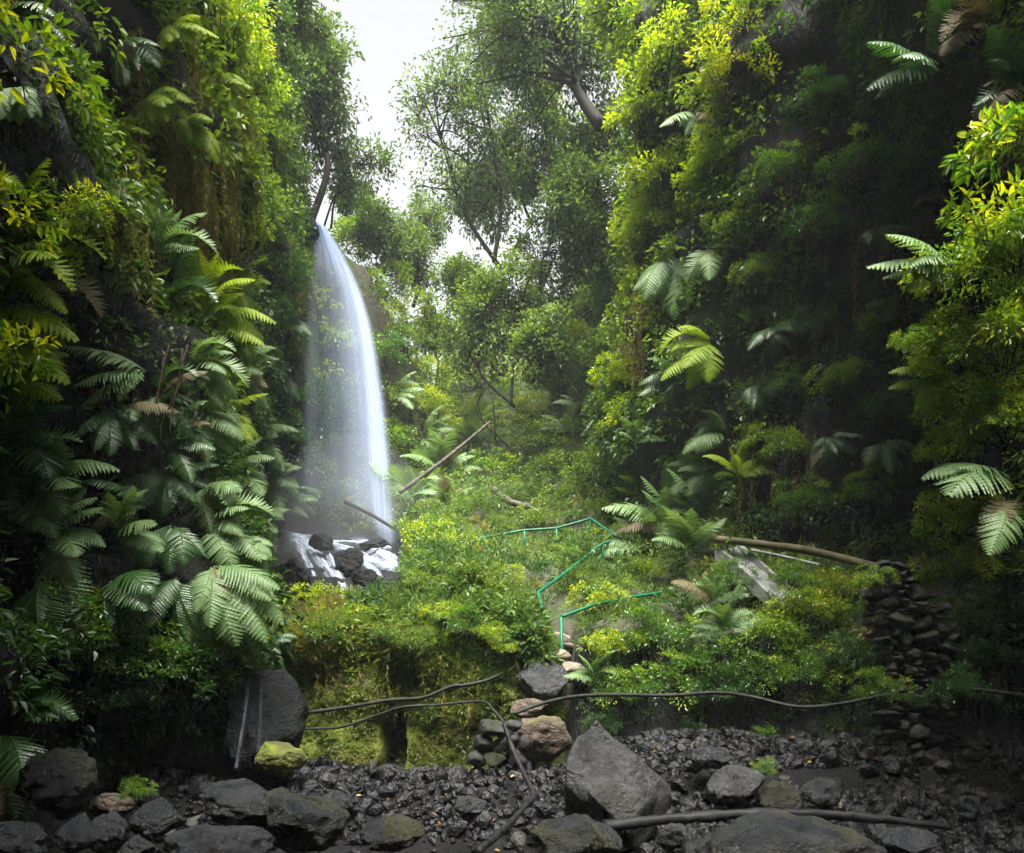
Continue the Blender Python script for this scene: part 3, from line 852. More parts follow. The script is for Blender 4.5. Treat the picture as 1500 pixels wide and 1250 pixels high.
FERNS = [
    # the fern-covered pillar on the left
    (232, 372, 95, 'p', 'silvery fern crowning the fern-covered rock pillar on the left', (-10, 190), 11),
    (250, 452, 120, 'd', 'broad dark green fern just under the crown of the left rock pillar', (20, 175), 8),
    (300, 470, 95, 'y', 'yellow-green fern on the sunlit upper shoulder of the left rock pillar', (-30, 120), 11),
    (330, 545, 85, 'p', 'pale fern pointing at the waterfall from the upper right flank of the left pillar', (-40, 60), 9),
    (215, 545, 95, 'p', 'pale fern with long fronds hanging into the dark hollow left of the pillar', (150, 250), 5),
    (320, 610, 85, 'y', 'yellowish fern with level fronds halfway up the right flank of the left pillar', (-45, 70), 8),
    (255, 645, 75, 'd', 'short dark fern against the bare brown stem of the left pillar', (-80, 120), 6),
    (250, 690, 95, 'd', 'wide mid-green fern spreading its fronds over the middle of the left pillar', (-160, 10), 9),
    (335, 690, 95, 'p', 'pale drooping fern right of the wide mid-green fern on the left pillar', (-70, 50), 9),
    (310, 765, 90, 'p', 'pale fern with folded fronds low on the right flank of the left pillar', (-75, 60), 9),
    (255, 770, 75, 'd', 'dark fern hanging a single brownish frond under the wide mid-green fern', (-140, -30), 5),
    (370, 765, 75, 'p', 'grey-green fern at the outer right edge of the left pillar next to the white cascade', (-75, 40), 8),
    (310, 830, 130, 'p', 'largest light green fern with combed fronds hanging over the dark hollow above the stream', (-115, -10), 8),
    (385, 850, 85, 'p', 'light fern hanging towards the mossy bank at the foot of the left pillar', (-100, 20), 8),
    (262, 845, 90, 'd', 'green fern hanging straight down left of the combed light fern', (-125, -65), 4),
    (345, 905, 70, 'd', 'small fern hanging over the black boulder beneath the left pillar', (-130, -20), 6),
    (385, 940, 60, 'd', 'small dark fern beside the edge of the mossy bank above the black boulder', (-110, 30), 6),
    (205, 420, 85, 'p', 'pale fern on the left shoulder of the pillar just below its crown', (90, 230), 7),
    (175, 600, 75, 'd', 'dark fern hanging on the back wall of the hollow left of the pillar', (-150, 10), 6),
    (235, 580, 75, 'd', 'dark green fern half covering the bare brown stems', (-140, 60), 7),
    (285, 540, 80, 'p', 'pale fern in the middle of the pillar right of the hanging brown vine', (-60, 60), 8),
    (290, 610, 80, 'p', 'mid-pillar fern with fronds folded down over the wide mid-green fern', (-120, 20), 8),
    (365, 640, 80, 'p', 'pale fern sticking out farthest right from the middle of the left pillar', (-50, 40), 8),
    (385, 700, 75, 'p', 'pale fern on the right rim of the pillar level with the foot of the veil', (-60, 40), 8),
    (300, 715, 80, 'p', 'light green fern filling the lower middle of the left pillar', (-110, 0), 8),
    (215, 745, 80, 'd', 'dark fern on the shaded left flank of the pillar low down', (120, 230), 6),
    (350, 800, 80, 'p', 'pale fern above the fern that hangs towards the mossy bank', (-90, 30), 8),
    (335, 420, 75, 'y', 'yellow-green fern right of the crown of the left pillar', (-60, 70), 8),
    (1130, 480, 60, 'd', 'dark fern on the left wall of the gully', (-150, 20), 6),
    (1285, 335, 60, 'd', 'dim fern on the wet rock under the gully shrub', (-160, 10), 6),
    (1105, 565, 60, 'd', 'dim fern at the left foot of the gully', (-150, 30), 6),
    (1215, 640, 60, 'd', 'dull fern on the rock over the water pipe', (-160, 20), 6),
    (1290, 650, 60, 'p', 'greyish fern on the grey rock left of the level frond', (-160, 20), 5),
    # left edge, close to the viewer
    (45, 715, 120, 'p', 'pale fern spreading wide fronds at the left edge under the dark hollow', (-60, 160), 8),
    (75, 785, 130, 'p', 'pale grey fern fanning out above the leafy shrub on the left', (-70, 175), 10),
    (175, 785, 85, 'p', 'fern with a flat pale fan between the left edge fern and the left pillar', (-45, 110), 7),
    (70, 845, 130, 'd', 'dark fern with one long frond hanging down before the leafy shrub on the left', (-110, -50), 4),
    (165, 850, 95, 'd', 'dull green fern drooping over the top of the leafy shrub on the left', (-100, 10), 6),
    (20, 640, 120, 'd', 'dark fern at the left edge level with the middle of the pillar', (-80, 80), 7),
    (-20, 560, 165, 'y', 'yellow fern arching a long bright frond in from the left edge', (-35, 25), 5),
    (-30, 470, 150, 'y', 'yellow-green fern with ragged fronds at the left edge beside the dark hollow', (-50, 60), 8),
    (10, 395, 140, 'y', 'bright yellow fern mass at the left edge above the dark hollow', (-40, 70), 11),
    (55, 420, 105, 'b', 'browning fern stretching dry fronds to the right over the dark hollow', (-30, 20), 5),
    (-25, 265, 90, 'y', 'sunlit fern with comb-like yellow fronds at the left edge high up', (-60, 50), 7),
    (30, 130, 110, 'p', 'silvery fern with fronds hanging straight down in the shaded upper left corner', (-115, -45), 6),
    (20, 30, 140, 'd', 'dark fern reaching in at the top left corner of the gorge', (-50, 20), 7),
    (30, 1045, 90, 'd', 'lone green fern in the lower left corner with upright fronds', (-10, 75), 5),
    (5, 1075, 150, 'd', 'fern hanging a long green frond over the boulders in the lower left corner', (-80, -35), 4),
    # ivy wall, upper left
    (185, 60, 110, 'd', 'dark hanging fern at the top of the left ivy wall', (-110, -20), 6),
    (225, 140, 120, 'y', 'yellow fern hanging down the lit middle of the left ivy wall', (-95, -15), 9),
    (275, 175, 110, 'y', 'yellow-green fern slanting down right on the left ivy wall', (-85, -20), 8),
    (160, 190, 110, 'y', 'olive fern over the dark cleft in the upper left ivy wall', (-100, -10), 7),
    (315, 120, 95, 'y', 'sunlit fern under the round bush near the top of the left ivy wall', (-85, -5), 8),
    (250, 40, 110, 'y', 'tall yellow fern near the top edge of the left ivy wall', (-90, 0), 7),
    (345, 60, 85, 'd', 'green fern beside the round bush at the top of the left ivy wall', (-70, 30), 6),
    (430, 175, 75, 'y', 'lit fern hanging from the corner where the ivy wall meets the sky', (-80, -10), 6),
    (160, 270, 80, 'p', 'pale fern above the curtain of hanging moss', (-100, 10), 6),
    (325, 215, 70, 'p', 'grey fern near the upper end of the hanging moss curtain', (-100, 0), 6),
    (418, 470, 60, 'd', 'small fern on the shaded cliff close left of the falling water', (-60, 60), 5),
    (405, 555, 55, 'd', 'small fern low on the shaded cliff left of the falling water', (-60, 40), 5),
    (420, 735, 60, 'd', 'blue-green fern at the wet rock left of the cascade', (-40, 120), 6),
    (490, 745, 60, 'd', 'misty fern on the rock behind the foot of the waterfall', (0, 170), 8),
    # valley floor and spur
    (605, 735, 80, 'p', 'pale fern group right beside the foot of the waterfall', (0, 160), 9),
    (655, 745, 70, 'p', 'grey-green fern on the slope right of the waterfall foot', (0, 170), 8),
    (650, 700, 75, 'p', 'silvery fern below the leaning dead trunk', (-10, 150), 9),
    (690, 665, 70, 'p', 'brightest silvery fern at the upper end of the leaning dead trunk', (-20, 150), 9),
    (620, 640, 60, 'p', 'pale fern on the dark spur right of the falling water', (-60, 70), 6),
    (580, 575, 55, 'p', 'small pale fern halfway up the spur right of the falling water', (-60, 60), 5),
    (700, 625, 55, 'y', 'yellow-green fern in the notch at the head of the valley', (0, 150), 6),
    # right slope and cliff
    (985, 375, 110, 'p', 'silver fern hanging its combed fronds from the sunlit buttress', (-140, -65), 8, None, 0.25),
    (1035, 365, 80, 'p', 'silver fern crossing fronds with the hanging silver fern on the buttress', (-150, 20), 4),
    (1015, 165, 70, 'p', 'silvery fern high on the sunlit right buttress', (-160, 30), 6),
    (1040, 505, 95, 'y', 'bright green fern below the hanging silver fern on the right cliff', (150, 260), 7),
    (1000, 555, 75, 'd', 'dark fern tucked under the bright green fern on the right cliff', (150, 230), 6),
    (1060, 635, 80, 'p', 'pale fern arching left at the foot of the dark gully', (120, 230), 7),
    (1035, 690, 80, 'p', 'pale fern drooping above the feathery fern thicket', (130, 250), 7),
    (1080, 700, 70, 'y', 'yellow-green fern right above the feathery fern thicket', (0, 180), 6),
    (930, 650, 65, 'p', 'grey fern with one long frond under the lime bush on the right slope', (-30, 170), 5),
    (835, 635, 55, 'p', 'blue-green fern among bushes on the slope behind the upper railing', (0, 180), 7),
    (850, 600, 50, 'p', 'small blue-green fern above its twin on the slope behind the upper railing', (10, 170), 6),
    (985, 775, 110, 'p', 'feathery pale fern at the heart of the thicket right of the zigzag railing', (0, 180), 12),
    (1030, 760, 100, 'p', 'feathery fern on the right side of the thicket beside the pale channel', (-20, 170), 10),
    (945, 800, 85, 'p', 'feathery fern at the left side of the thicket near the zigzag railing', (10, 190), 9),
    (1010, 815, 90, 'p', 'green fern in the shade under the feathery thicket', (-30, 150), 8),
    (955, 745, 85, 'y', 'yellow-green fern on top of the feathery thicket by the luminous bush', (0, 180), 9),
    (1045, 880, 75, 'p', 'pale fern curling beside the lower end of the concrete channel', (0, 180), 7),
    (1060, 925, 70, 'p', 'soft pale fern on the bank below the concrete channel', (10, 190), 8),
    (870, 990, 45, 'p', 'tiny light fern beside the big grey stone at the foot of the steps', (20, 200), 5),
    # right, close to the viewer
    (1395, 400, 130, 'p', 'pale fern pointing a long feathery frond left out of the bright foliage on the right', (165, 200), 4, 7.2),
    (1470, 705, 140, 'p', 'fern holding a level pale frond over the stone wall on the right', (165, 190), 3, 7.4),
    (1470, 730, 110, 'p', 'fern hanging a broad pale frond beside the black hollow on the right', (225, 260), 3, 7.2),
    (1385, 95, 120, 'd', 'dark green fern standing upright against the black rock at the top right', (75, 115), 5, 9.0),
    (1370, 110, 110, 'd', 'dark fern stretching its fronds left against the black rock at the top right', (170, 205), 4, 9.2),
    (1440, 40, 90, 'b', 'brownish fern in the upper right corner', (150, 230), 5, 8.6),
    (1490, 130, 80, 'd', 'dark fern at the right edge under the added overhang', (120, 240), 6, 8.2),
    (1390, 560, 90, 'y', 'yellow-green fern peeping from the left rim of the bright foliage on the right', (150, 240), 6, 7.6),
]
for f in FERNS:
    px, py, pl, kd, lb, ag, n = f[:7]
    fern(px, py, pl, kd, lb, ag, n, Y=f[7] if len(f) > 7 else None, tow=f[8] if len(f) > 8 else 0.5)

# ------------------------------------------------------------------ shrubs
def shrub_meshes(hue, leaf, wl, n_cl, per, seed, m, flat=0.8, dropping=0.15, six=True):
    """a mound of radius one: foliage of n_cl clumps and the stems that carry them"""
    rng = np.random.default_rng(seed)
    d = unit(rng.normal(size=(n_cl, 3)))
    d[:, 2] = np.abs(d[:, 2]) * 1.2 - 0.55
    d = unit(d)
    C = d * rng.uniform(0.3, 1.0, (n_cl, 1)) * np.array([1, 1, flat])
    r = rng.uniform(0.16, 0.34, n_cl)
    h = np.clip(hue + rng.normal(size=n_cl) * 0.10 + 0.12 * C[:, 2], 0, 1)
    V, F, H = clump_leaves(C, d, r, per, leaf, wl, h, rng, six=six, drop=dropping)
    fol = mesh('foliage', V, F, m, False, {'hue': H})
    mb = MB()
    root = np.array([0, 0.1, -0.6])
    for c in C[::3]:
        mid = (root + c) / 2 + rng.normal(size=3) * 0.1 + np.array([0, 0, 0.05])
        mb.tube(spline([root + rng.normal(size=3) * 0.06, mid, c + d[0] * 0.02], 4), np.linspace(0.012, 0.004, 9), 4)
    return fol, mb.build('stem', M_BARK)


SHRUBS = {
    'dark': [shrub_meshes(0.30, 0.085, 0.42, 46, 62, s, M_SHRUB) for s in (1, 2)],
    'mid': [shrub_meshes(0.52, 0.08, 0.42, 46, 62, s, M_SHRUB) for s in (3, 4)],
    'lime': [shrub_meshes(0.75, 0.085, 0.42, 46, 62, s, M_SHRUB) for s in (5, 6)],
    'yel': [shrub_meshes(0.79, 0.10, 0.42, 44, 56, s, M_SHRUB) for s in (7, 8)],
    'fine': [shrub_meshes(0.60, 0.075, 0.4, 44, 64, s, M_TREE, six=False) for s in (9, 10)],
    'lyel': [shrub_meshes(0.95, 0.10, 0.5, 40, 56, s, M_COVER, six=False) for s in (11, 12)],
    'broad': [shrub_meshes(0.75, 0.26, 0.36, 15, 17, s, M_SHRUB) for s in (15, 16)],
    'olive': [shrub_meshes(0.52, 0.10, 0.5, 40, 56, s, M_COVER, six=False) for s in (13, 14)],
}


def shrub(px, py, rad, kind, label, Y=None, out=0.3, sz=1.0, group=None):
    rng = random.Random(int(px * 3 + py * 11))
    if Y is None:
        p, nn = hit(px, py)
        Y = p.y - out
    p = at(px, py, Y)
    s = rad * Y / FPX
    f = empty('shrub', p, label, 'shrub', group)
    f.rotation_euler = (0, 0, rng.uniform(0, 6.28))
    f.scale = (s, s, s * sz)
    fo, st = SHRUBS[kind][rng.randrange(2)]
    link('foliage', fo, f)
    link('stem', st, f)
    return f


SHRUB_LIST = [
    (40, 92, 85, 'broad', 'spray of large pointed yellow leaves close by in the upper left corner', 4.6),
    (15, 310, 60, 'broad', 'large-leaved yellow spray at the left edge below the comb-fronded fern', 4.8),
    (30, 520, 55, 'broad', 'large-leaved yellow spray at the left edge beside the arching yellow frond', 5.0),
    (1470, 215, 70, 'broad', 'spray of large yellow leaves at the right edge below the added overhang', 6.0),
    (1450, 320, 60, 'broad', 'spray of large lime leaves above the glowing bush on the right', 6.4),
    # lower left
    (140, 915, 85, 'mid', 'leafy shrub with small bright leaves above the black hollow on the lower left'),
    (90, 950, 70, 'dark', 'dim shrub at the far left of the leafy growth over the black hollow'),
    (205, 960, 75, 'mid', 'shrub with glossy leaves hanging over the middle of the black hollow'),
    (270, 985, 75, 'dark', 'dark glossy shrub hanging lowest over the black hollow on the left'),
    (180, 1020, 55, 'dark', 'dark shrub whose leaf tips hang deepest over the stream on the left'),
    (330, 950, 55, 'mid', 'small-leaved shrub between the left pillar and the black boulder'),
    (395, 905, 50, 'mid', 'shrub with narrow leaves at the left corner of the mossy bank'),
    (200, 1160, 28, 'mid', 'little weed growing between the wet boulders on the lower left', 7.9),
    # left wall
    (320, 30, 70, 'lime', 'round bush bulging from the top of the left ivy wall'),
    (370, 110, 55, 'olive', 'olive bush on the shaded right half of the left ivy wall'),
    (350, 280, 55, 'olive', 'olive bush right of the hanging moss curtain'),
    (390, 220, 50, 'olive', 'dark olive bush between the hanging moss and the waterfall lip'),
    (380, 330, 50, 'olive', 'brownish olive bush level with the waterfall lip'),
    (120, 320, 55, 'yel', 'small yellow bush left of the hanging moss curtain'),
    (40, 480, 55, 'yel', 'yellow broad-leaved bush at the left edge beside the dark hollow'),
    (45, 360, 60, 'yel', 'glowing yellow bush at the left edge under the comb-fronded fern'),
    (415, 400, 40, 'dark', 'dark bush on the cliff immediately left of the falling water'),
    (415, 640, 45, 'dark', 'dim bush on the wet cliff left of the lower fall'),
    # around the fall and spur
    (500, 640, 55, 'dark', 'misty bush seen through the falling water'),
    (470, 590, 55, 'dark', 'dark bush on the rock behind the upper veil of water'),
    (525, 350, 45, 'lime', 'bright bush on the spur right next to the waterfall lip'),
    (560, 410, 45, 'lime', 'lime bush on the crest of the spur right of the upper fall'),
    (590, 500, 45, 'fine', 'fine-leaved bush on the crest of the spur above the notch'),
    (560, 520, 40, 'dark', 'dark bush on the shaded flank of the spur beside the water'),
    (600, 590, 45, 'lime', 'lime bush halfway down the spur right of the water'),
    (640, 610, 40, 'lyel', 'pale yellow bush low on the spur near the leaning trunk'),
    (610, 680, 40, 'dark', 'dark bush under the leaning trunk beside the water'),
    (620, 790, 45, 'yel', 'yellow-green bush on the bank right at the foot of the waterfall'),
    (695, 750, 45, 'fine', 'bushy weed behind the left end of the upper railing'),
    # bank
    (520, 905, 36, 'lime', 'fresh low bush on the front of the bank below the cascade'),
    (690, 915, 38, 'mid', 'dark green low bush over the middle of the mossy wall'),
    (570, 930, 30, 'olive', 'dull tuft hanging over the left middle of the mossy wall'),
    (660, 800, 40, 'lime', 'green bush on the bank below the left end of the upper railing'),
    (740, 815, 38, 'fine', 'low bush under the middle of the upper railing'),
    (820, 825, 34, 'mid', 'dark low bush under the rising part of the zigzag railing'),
    (690, 845, 34, 'mid', 'dark green low bush in the centre of the bank'),
    (738, 845, 30, 'lime', 'green weed clump at the bend of the zigzag railing'),
    (860, 850, 40, 'fine', 'feathery weed behind the post of the lower railing'),
    (650, 900, 34, 'lime', 'bright weed clump on the bank above the upper black hose'),
    (480, 925, 34, 'mid', 'small dark bush on the left front edge of the bank'),
    (620, 830, 34, 'mid', 'dark green weed clump right of the cascade on the bank crest'),
    (700, 800, 30, 'mid', 'dark weed clump directly under the left post of the upper railing'),
    (590, 895, 34, 'dark', 'dark low bush in the left half of the bank'),
    (730, 930, 34, 'lime', 'leafy clump at the upper end of the upper black hose'),
    (850, 800, 36, 'mid', 'bush filling the angle between the zigzag and the upper railing'),
    (930, 840, 40, 'lime', 'green bush between the lower railing and the feathery fern thicket'),
    (1290, 1010, 42, 'mid', 'bush leaning against the lower left side of the dry-stone wall', 9.6),
    (1400, 1010, 50, 'dark', 'dark bush hiding the lower right side of the dry-stone wall', 9.5),
    (1275, 850, 32, 'lime', 'sprig growing at the upper left corner of the dry-stone wall', 9.9),
    (1060, 1010, 50, 'dark', 'dark leafy bush hanging over the undercut right of the glossy one'),
    (1110, 990, 45, 'mid', 'bush hanging over the middle of the dark undercut'),
    (720, 690, 42, 'mid', 'dark green bush left of the fallen log'),
    (690, 640, 36, 'lime', 'fresh bush right of the brightest silvery fern'),
    (775, 765, 34, 'olive', 'olive weed behind the second post of the upper railing'),
    (835, 735, 40, 'olive', 'olive bush on the slope above the right end of the upper railing'),
    (645, 775, 36, 'mid', 'green bush under the pale fern group beside the waterfall foot'),
    (730, 770, 28, 'fine', 'weed between the fallen log and the upper railing'),
    (470, 890, 50, 'lyel', 'mossy yellow bush on the left front corner of the bank'),
    (610, 865, 45, 'fine', 'low bush on the bank crest below the cascade'),
    (640, 850, 50, 'fine', 'low bush in the middle of the grassy bank'),
    (730, 870, 45, 'fine', 'low bush on the bank just left of the zigzag railing'),
    (610, 940, 40, 'fine', 'brown-tipped low bush over the edge of the mossy wall'),
    (742, 948, 22, 'lime', 'leafy weed left of the steps'),
    (890, 880, 50, 'lime', 'green bush behind the lower railing'),
    (898, 945, 42, 'lime', 'leafy bush right of the steps under the lower railing'),
    (960, 930, 60, 'mid', 'large-leaved bush on the bank edge under the end of the lower railing'),
    (985, 1000, 62, 'mid', 'dark glossy bush hanging down over the black pipe'),
    (910, 1010, 45, 'mid', 'small bush right of the big grey stone at the foot of the steps'),
    (1050, 960, 55, 'mid', 'bush between the glossy hanging bush and the dry-stone wall'),
    (1165, 885, 40, 'lime', 'small-leaved bush hiding the lower end of the concrete channel', 11.4),
    (1075, 845, 34, 'mid', 'leafy bush against the left side of the concrete channel', 12.0),
    (1160, 845, 36, 'mid', 'leafy bush in front of the thin grey pipe', 11.5),
    (1120, 930, 60, 'lime', 'sprawling bush on the bank below the concrete channel'),
    (1180, 900, 60, 'lime', 'sunlit bush left of the dry-stone wall'),
    (1225, 860, 50, 'lime', 'upper sunlit bush against the top of the dry-stone wall'),
    (1170, 985, 55, 'mid', 'bush hanging over the dark undercut left of the dry-stone wall'),
    (1245, 960, 45, 'dark', 'dark bush against the shaded side of the dry-stone wall'),
    (880, 1060, 30, 'dark', 'weed in the shade behind the pointed boulder'),
    (1010, 1075, 32, 'dark', 'weed growing on the gravel at the foot of the dark undercut'),
    (1110, 1085, 28, 'mid', 'small weed on the upper gravel dam'),
    (1120, 1125, 20, 'mid', 'tiny weed between stones of the lower gravel dam', 8.9),
    # right slope
    (915, 755, 45, 'yel', 'luminous yellow-green bush at the end of the upper railing'),
    (905, 790, 35, 'yel', 'low luminous bush beside the bend of the zigzag railing'),
    (925, 560, 55, 'lyel', 'lime bush with layered sprays on the right slope'),
    (925, 610, 50, 'lyel', 'lower lime bush with layered sprays on the right slope'),
    (790, 650, 50, 'olive', 'dull bush on the slope behind the upper railing'),
    (800, 700, 55, 'olive', 'olive bush right above the fallen log'),
    (870, 690, 50, 'olive', 'browning bush on the shaded foot of the right slope'),
    (760, 730, 40, 'fine', 'fine-leaved weed around the fallen log'),
    (890, 510, 45, 'olive', 'green bush on the bare brown part of the right slope'),
    (980, 260, 70, 'lyel', 'bright yellow bush bulging from the middle of the sunlit buttress'),
    (1050, 250, 60, 'lyel', 'yellow bush on the right rim of the sunlit buttress'),
    (950, 330, 55, 'lyel', 'pale yellow bush low on the sunlit buttress'),
    (1070, 110, 65, 'yel', 'sunlit leafy bush at the upper right of the buttress'),
    (980, 80, 65, 'lyel', 'tall bright bush near the top of the buttress'),
    (940, 170, 55, 'lyel', 'yellow bush on the left rim of the buttress beside the dark trunk'),
    (1080, 330, 45, 'yel', 'yellow sprig at the lower right of the buttress against the dark gully'),
    (1110, 400, 35, 'lime', 'small lime sprig in the shade right of the hanging silver fern'),
    (1090, 20, 60, 'lime', 'green bush at the top of the buttress beside the dark gully'),
    (1270, 245, 65, 'mid', 'green shrub standing in the dark gully on the right'),
    (1345, 240, 45, 'mid', 'slim green shrub on the grey rock right of the gully shrub'),
    (1250, 420, 30, 'dark', 'small weed on the wet rock in the dark gully'),
    (1150, 660, 45, 'olive', 'olive weed at the foot of the dark gully'),
    (1180, 740, 55, 'mid', 'green bush hanging above the mossy water pipe'),
    (1110, 650, 40, 'olive', 'brown-green weed left at the foot of the dark gully'),
    (1270, 720, 40, 'mid', 'small bush on the grey rock above the dry-stone wall'),
    (1100, 830, 28, 'mid', 'small weed beside the top of the concrete channel'),
    (1200, 330, 48, 'dark', 'dark bush hanging in the upper middle of the gully'),
    (1180, 480, 42, 'dark', 'dark bush in the middle of the gully'),
    (1230, 560, 42, 'olive', 'dull olive bush low in the gully'),
    (1150, 565, 36, 'mid', 'small green bush low on the left wall of the gully'),
    (1300, 600, 45, 'dark', 'dark bush on the rock between the gully and the bright foliage'),
    (1210, 150, 52, 'dark', 'dark bush at the top of the gully right of the pale twig'),
    (1300, 150, 42, 'dark', 'shaded bush under the dark fern that stretches left'),
    (1290, 470, 34, 'mid', 'small bush on the right wall of the gully'),
    (1140, 250, 42, 'mid', 'green bush on the shaded right flank of the buttress'),
    (1420, 960, 45, 'dark', 'dark bush right of the dry-stone wall in the black hollow'),
    (700, 560, 50, 'lime', 'bright bush on the slope under the layered valley tree'),
    (660, 600, 40, 'lyel', 'yellowish bush at the head of the path of white ferns'),
    (760, 560, 45, 'lime', 'bright bush at the right foot of the layered valley tree'),
    (830, 560, 48, 'olive', 'mid-green bush in the middle of the right slope'),
    (850, 500, 48, 'lime', 'lime bush in the middle of the right slope above the mid-green one'),
    (870, 440, 48, 'lime', 'lime bush high on the right slope under the dense dark tree'),
    (780, 610, 40, 'lime', 'fresh green bush behind the dull bush on the right slope'),
    (570, 455, 40, 'lime', 'lime bush on the crest of the spur halfway along the upper fall'),
    (620, 540, 42, 'lime', 'lime bush on the crest of the spur near the notch'),
    (650, 640, 38, 'lime', 'fresh bush beside the upper end of the leaning trunk'),
    (570, 640, 38, 'mid', 'green bush on the spur flank beside the lower fall'),
    # right, close
    (1440, 400, 95, 'yel', 'big glowing yellow-green bush close by on the right', 7.2),
    (1480, 490, 100, 'lime', 'big leafy bush at the right edge under the glowing one', 7.0),
    (1410, 500, 75, 'lime', 'leafy bush at the left rim of the bright foliage on the right', 7.4),
    (1490, 350, 90, 'yel', 'topmost glowing bush at the right edge', 6.8),
    (1420, 580, 75, 'lime', 'leafy bush in the middle of the bright foliage on the right', 7.4),
    (1480, 610, 80, 'lime', 'bush at the right edge level with the grey rock', 7.2),
    (1400, 650, 55, 'lime', 'lower bush trailing down from the bright foliage on the right', 7.7),
    (1470, 210, 50, 'yel', 'yellow sprig at the right edge under the added overhang', 7.4),
    (1400, 760, 60, 'yel', 'yellow bush hanging under the level pale frond', 7.8),
    (1395, 830, 52, 'yel', 'yellow bush hanging beside the top of the dry-stone wall', 7.9),
    (1450, 760, 45, 'lime', 'green bush behind the hanging broad frond on the right', 7.6),
    (1340, 500, 30, 'lime', 'small bright sprig left of the foliage mass on the right', 8.0),
]
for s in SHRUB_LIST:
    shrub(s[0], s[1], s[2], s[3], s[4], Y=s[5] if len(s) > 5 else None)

# ------------------------------------------------------------------ trees
def tree(base, cc, rx, ry, rz, label, hue=0.4, leaf=0.145, n_limb=14, n_twig=11, per=11, r0=0.16, seed=1, stems=1, m=None, bark=None, group=None, wl=0.5, name='tree'):
    rng = np.random.default_rng(seed)
    base = np.array(base, float); cc = np.array(cc, float)
    t = empty(name, base.tolist(), label, 'tree', group)
    mb = MB()
    tips = []
    rad = np.array([rx, ry, rz])
    for s in range(stems):
        b = base + rng.normal(size=3) * np.array([0.18, 0.18, 0]) * (stems > 1)
        top = cc + rng.normal(size=3) * rad * (0.12 + 0.3 * (stems > 1)) + np.array([0, 0, rz * 0.45])
        m1 = b + (top - b) * 0.35 + rng.normal(size=3) * 0.25 * np.array([1, 1, 0.2])
        m2 = b + (top - b) * 0.7 + rng.normal(size=3) * 0.3
        tr = spline([b, m1, m2, top], 7)
        mb.tube(tr - base, np.linspace(r0 * 0.55, r0 * 0.12, len(tr)) / (1 + 0.35 * (stems > 1)), 8)
        for k in range(int(n_limb * 1.5) // stems):
            u = rng.uniform(0.35, 0.97)
            i = int(u * (len(tr) - 1))
            d = unit(rng.normal(size=3) + np.array([0, 0, 0.25]))
            end = cc + d * rad * rng.uniform(0.4, 1.12)
            mid = (tr[i] + end) / 2 + rng.normal(size=3) * 0.22 + np.array([0, 0, 0.12 * np.linalg.norm(end - tr[i])])
            lb = spline([tr[i], mid, end], 6)
            rr = r0 * (1 - 0.75 * u) * 0.36
            mb.tube(lb - base, np.linspace(rr, rr * 0.2 + 0.006, len(lb)), 5)
            for q in range(int(n_twig * 1.3)):
                v = rng.uniform(0.3, 1.0)
                a = lb[int(v * (len(lb) - 1))]
                e = a + rng.normal(size=3) * np.array([0.6, 0.6, 0.5]) * (0.25 * (rx + rz)) * 0.62
                mb.tube(spline([a, (a + e) / 2 + rng.normal(size=3) * 0.07, e], 3) - base, np.linspace(0.014, 0.005, 7), 3, cap=False)
                tips.append(e)
                tips.append((a + e) / 2 + rng.normal(size=3) * 0.1)
    tips = np.array(tips)
    nz = fbm(tips[:, 0] * 0.8, tips[:, 1] * 0.8, tips[:, 2] * 0.8, 2, seed + 3)
    tips = tips[nz > -0.32]
    link('trunk', mb.build('trunk', bark or M_BARK, True), t)
    out = unit(tips - cc)
    r = rng.uniform(0.18, 0.5, len(tips)) * (0.6 + 0.13 * (rx + rz))
    h = np.clip(hue + 0.12 * fbm(tips[:, 0] * 0.6, tips[:, 1] * 0.6, tips[:, 2] * 0.6, 2, seed) + rng.normal(size=len(tips)) * 0.07, 0, 1)
    V, F, H = clump_leaves(tips - base, out, r, per, leaf, wl, h, rng, drop=0.3)
    link('crown', mesh('crown', V, F, m or M_TREE, False, {'hue': H}), t)
    return t


def tree_px(bx, by, bY, cx, cy, rxp, rzp, label, cY=None, depth=0.8, **k):
    cY = cY or bY
    f = cY / FPX
    return tree(at(bx, by, bY), at(cx, cy, cY), rxp * f, rxp * f * depth, rzp * f, label, **k)


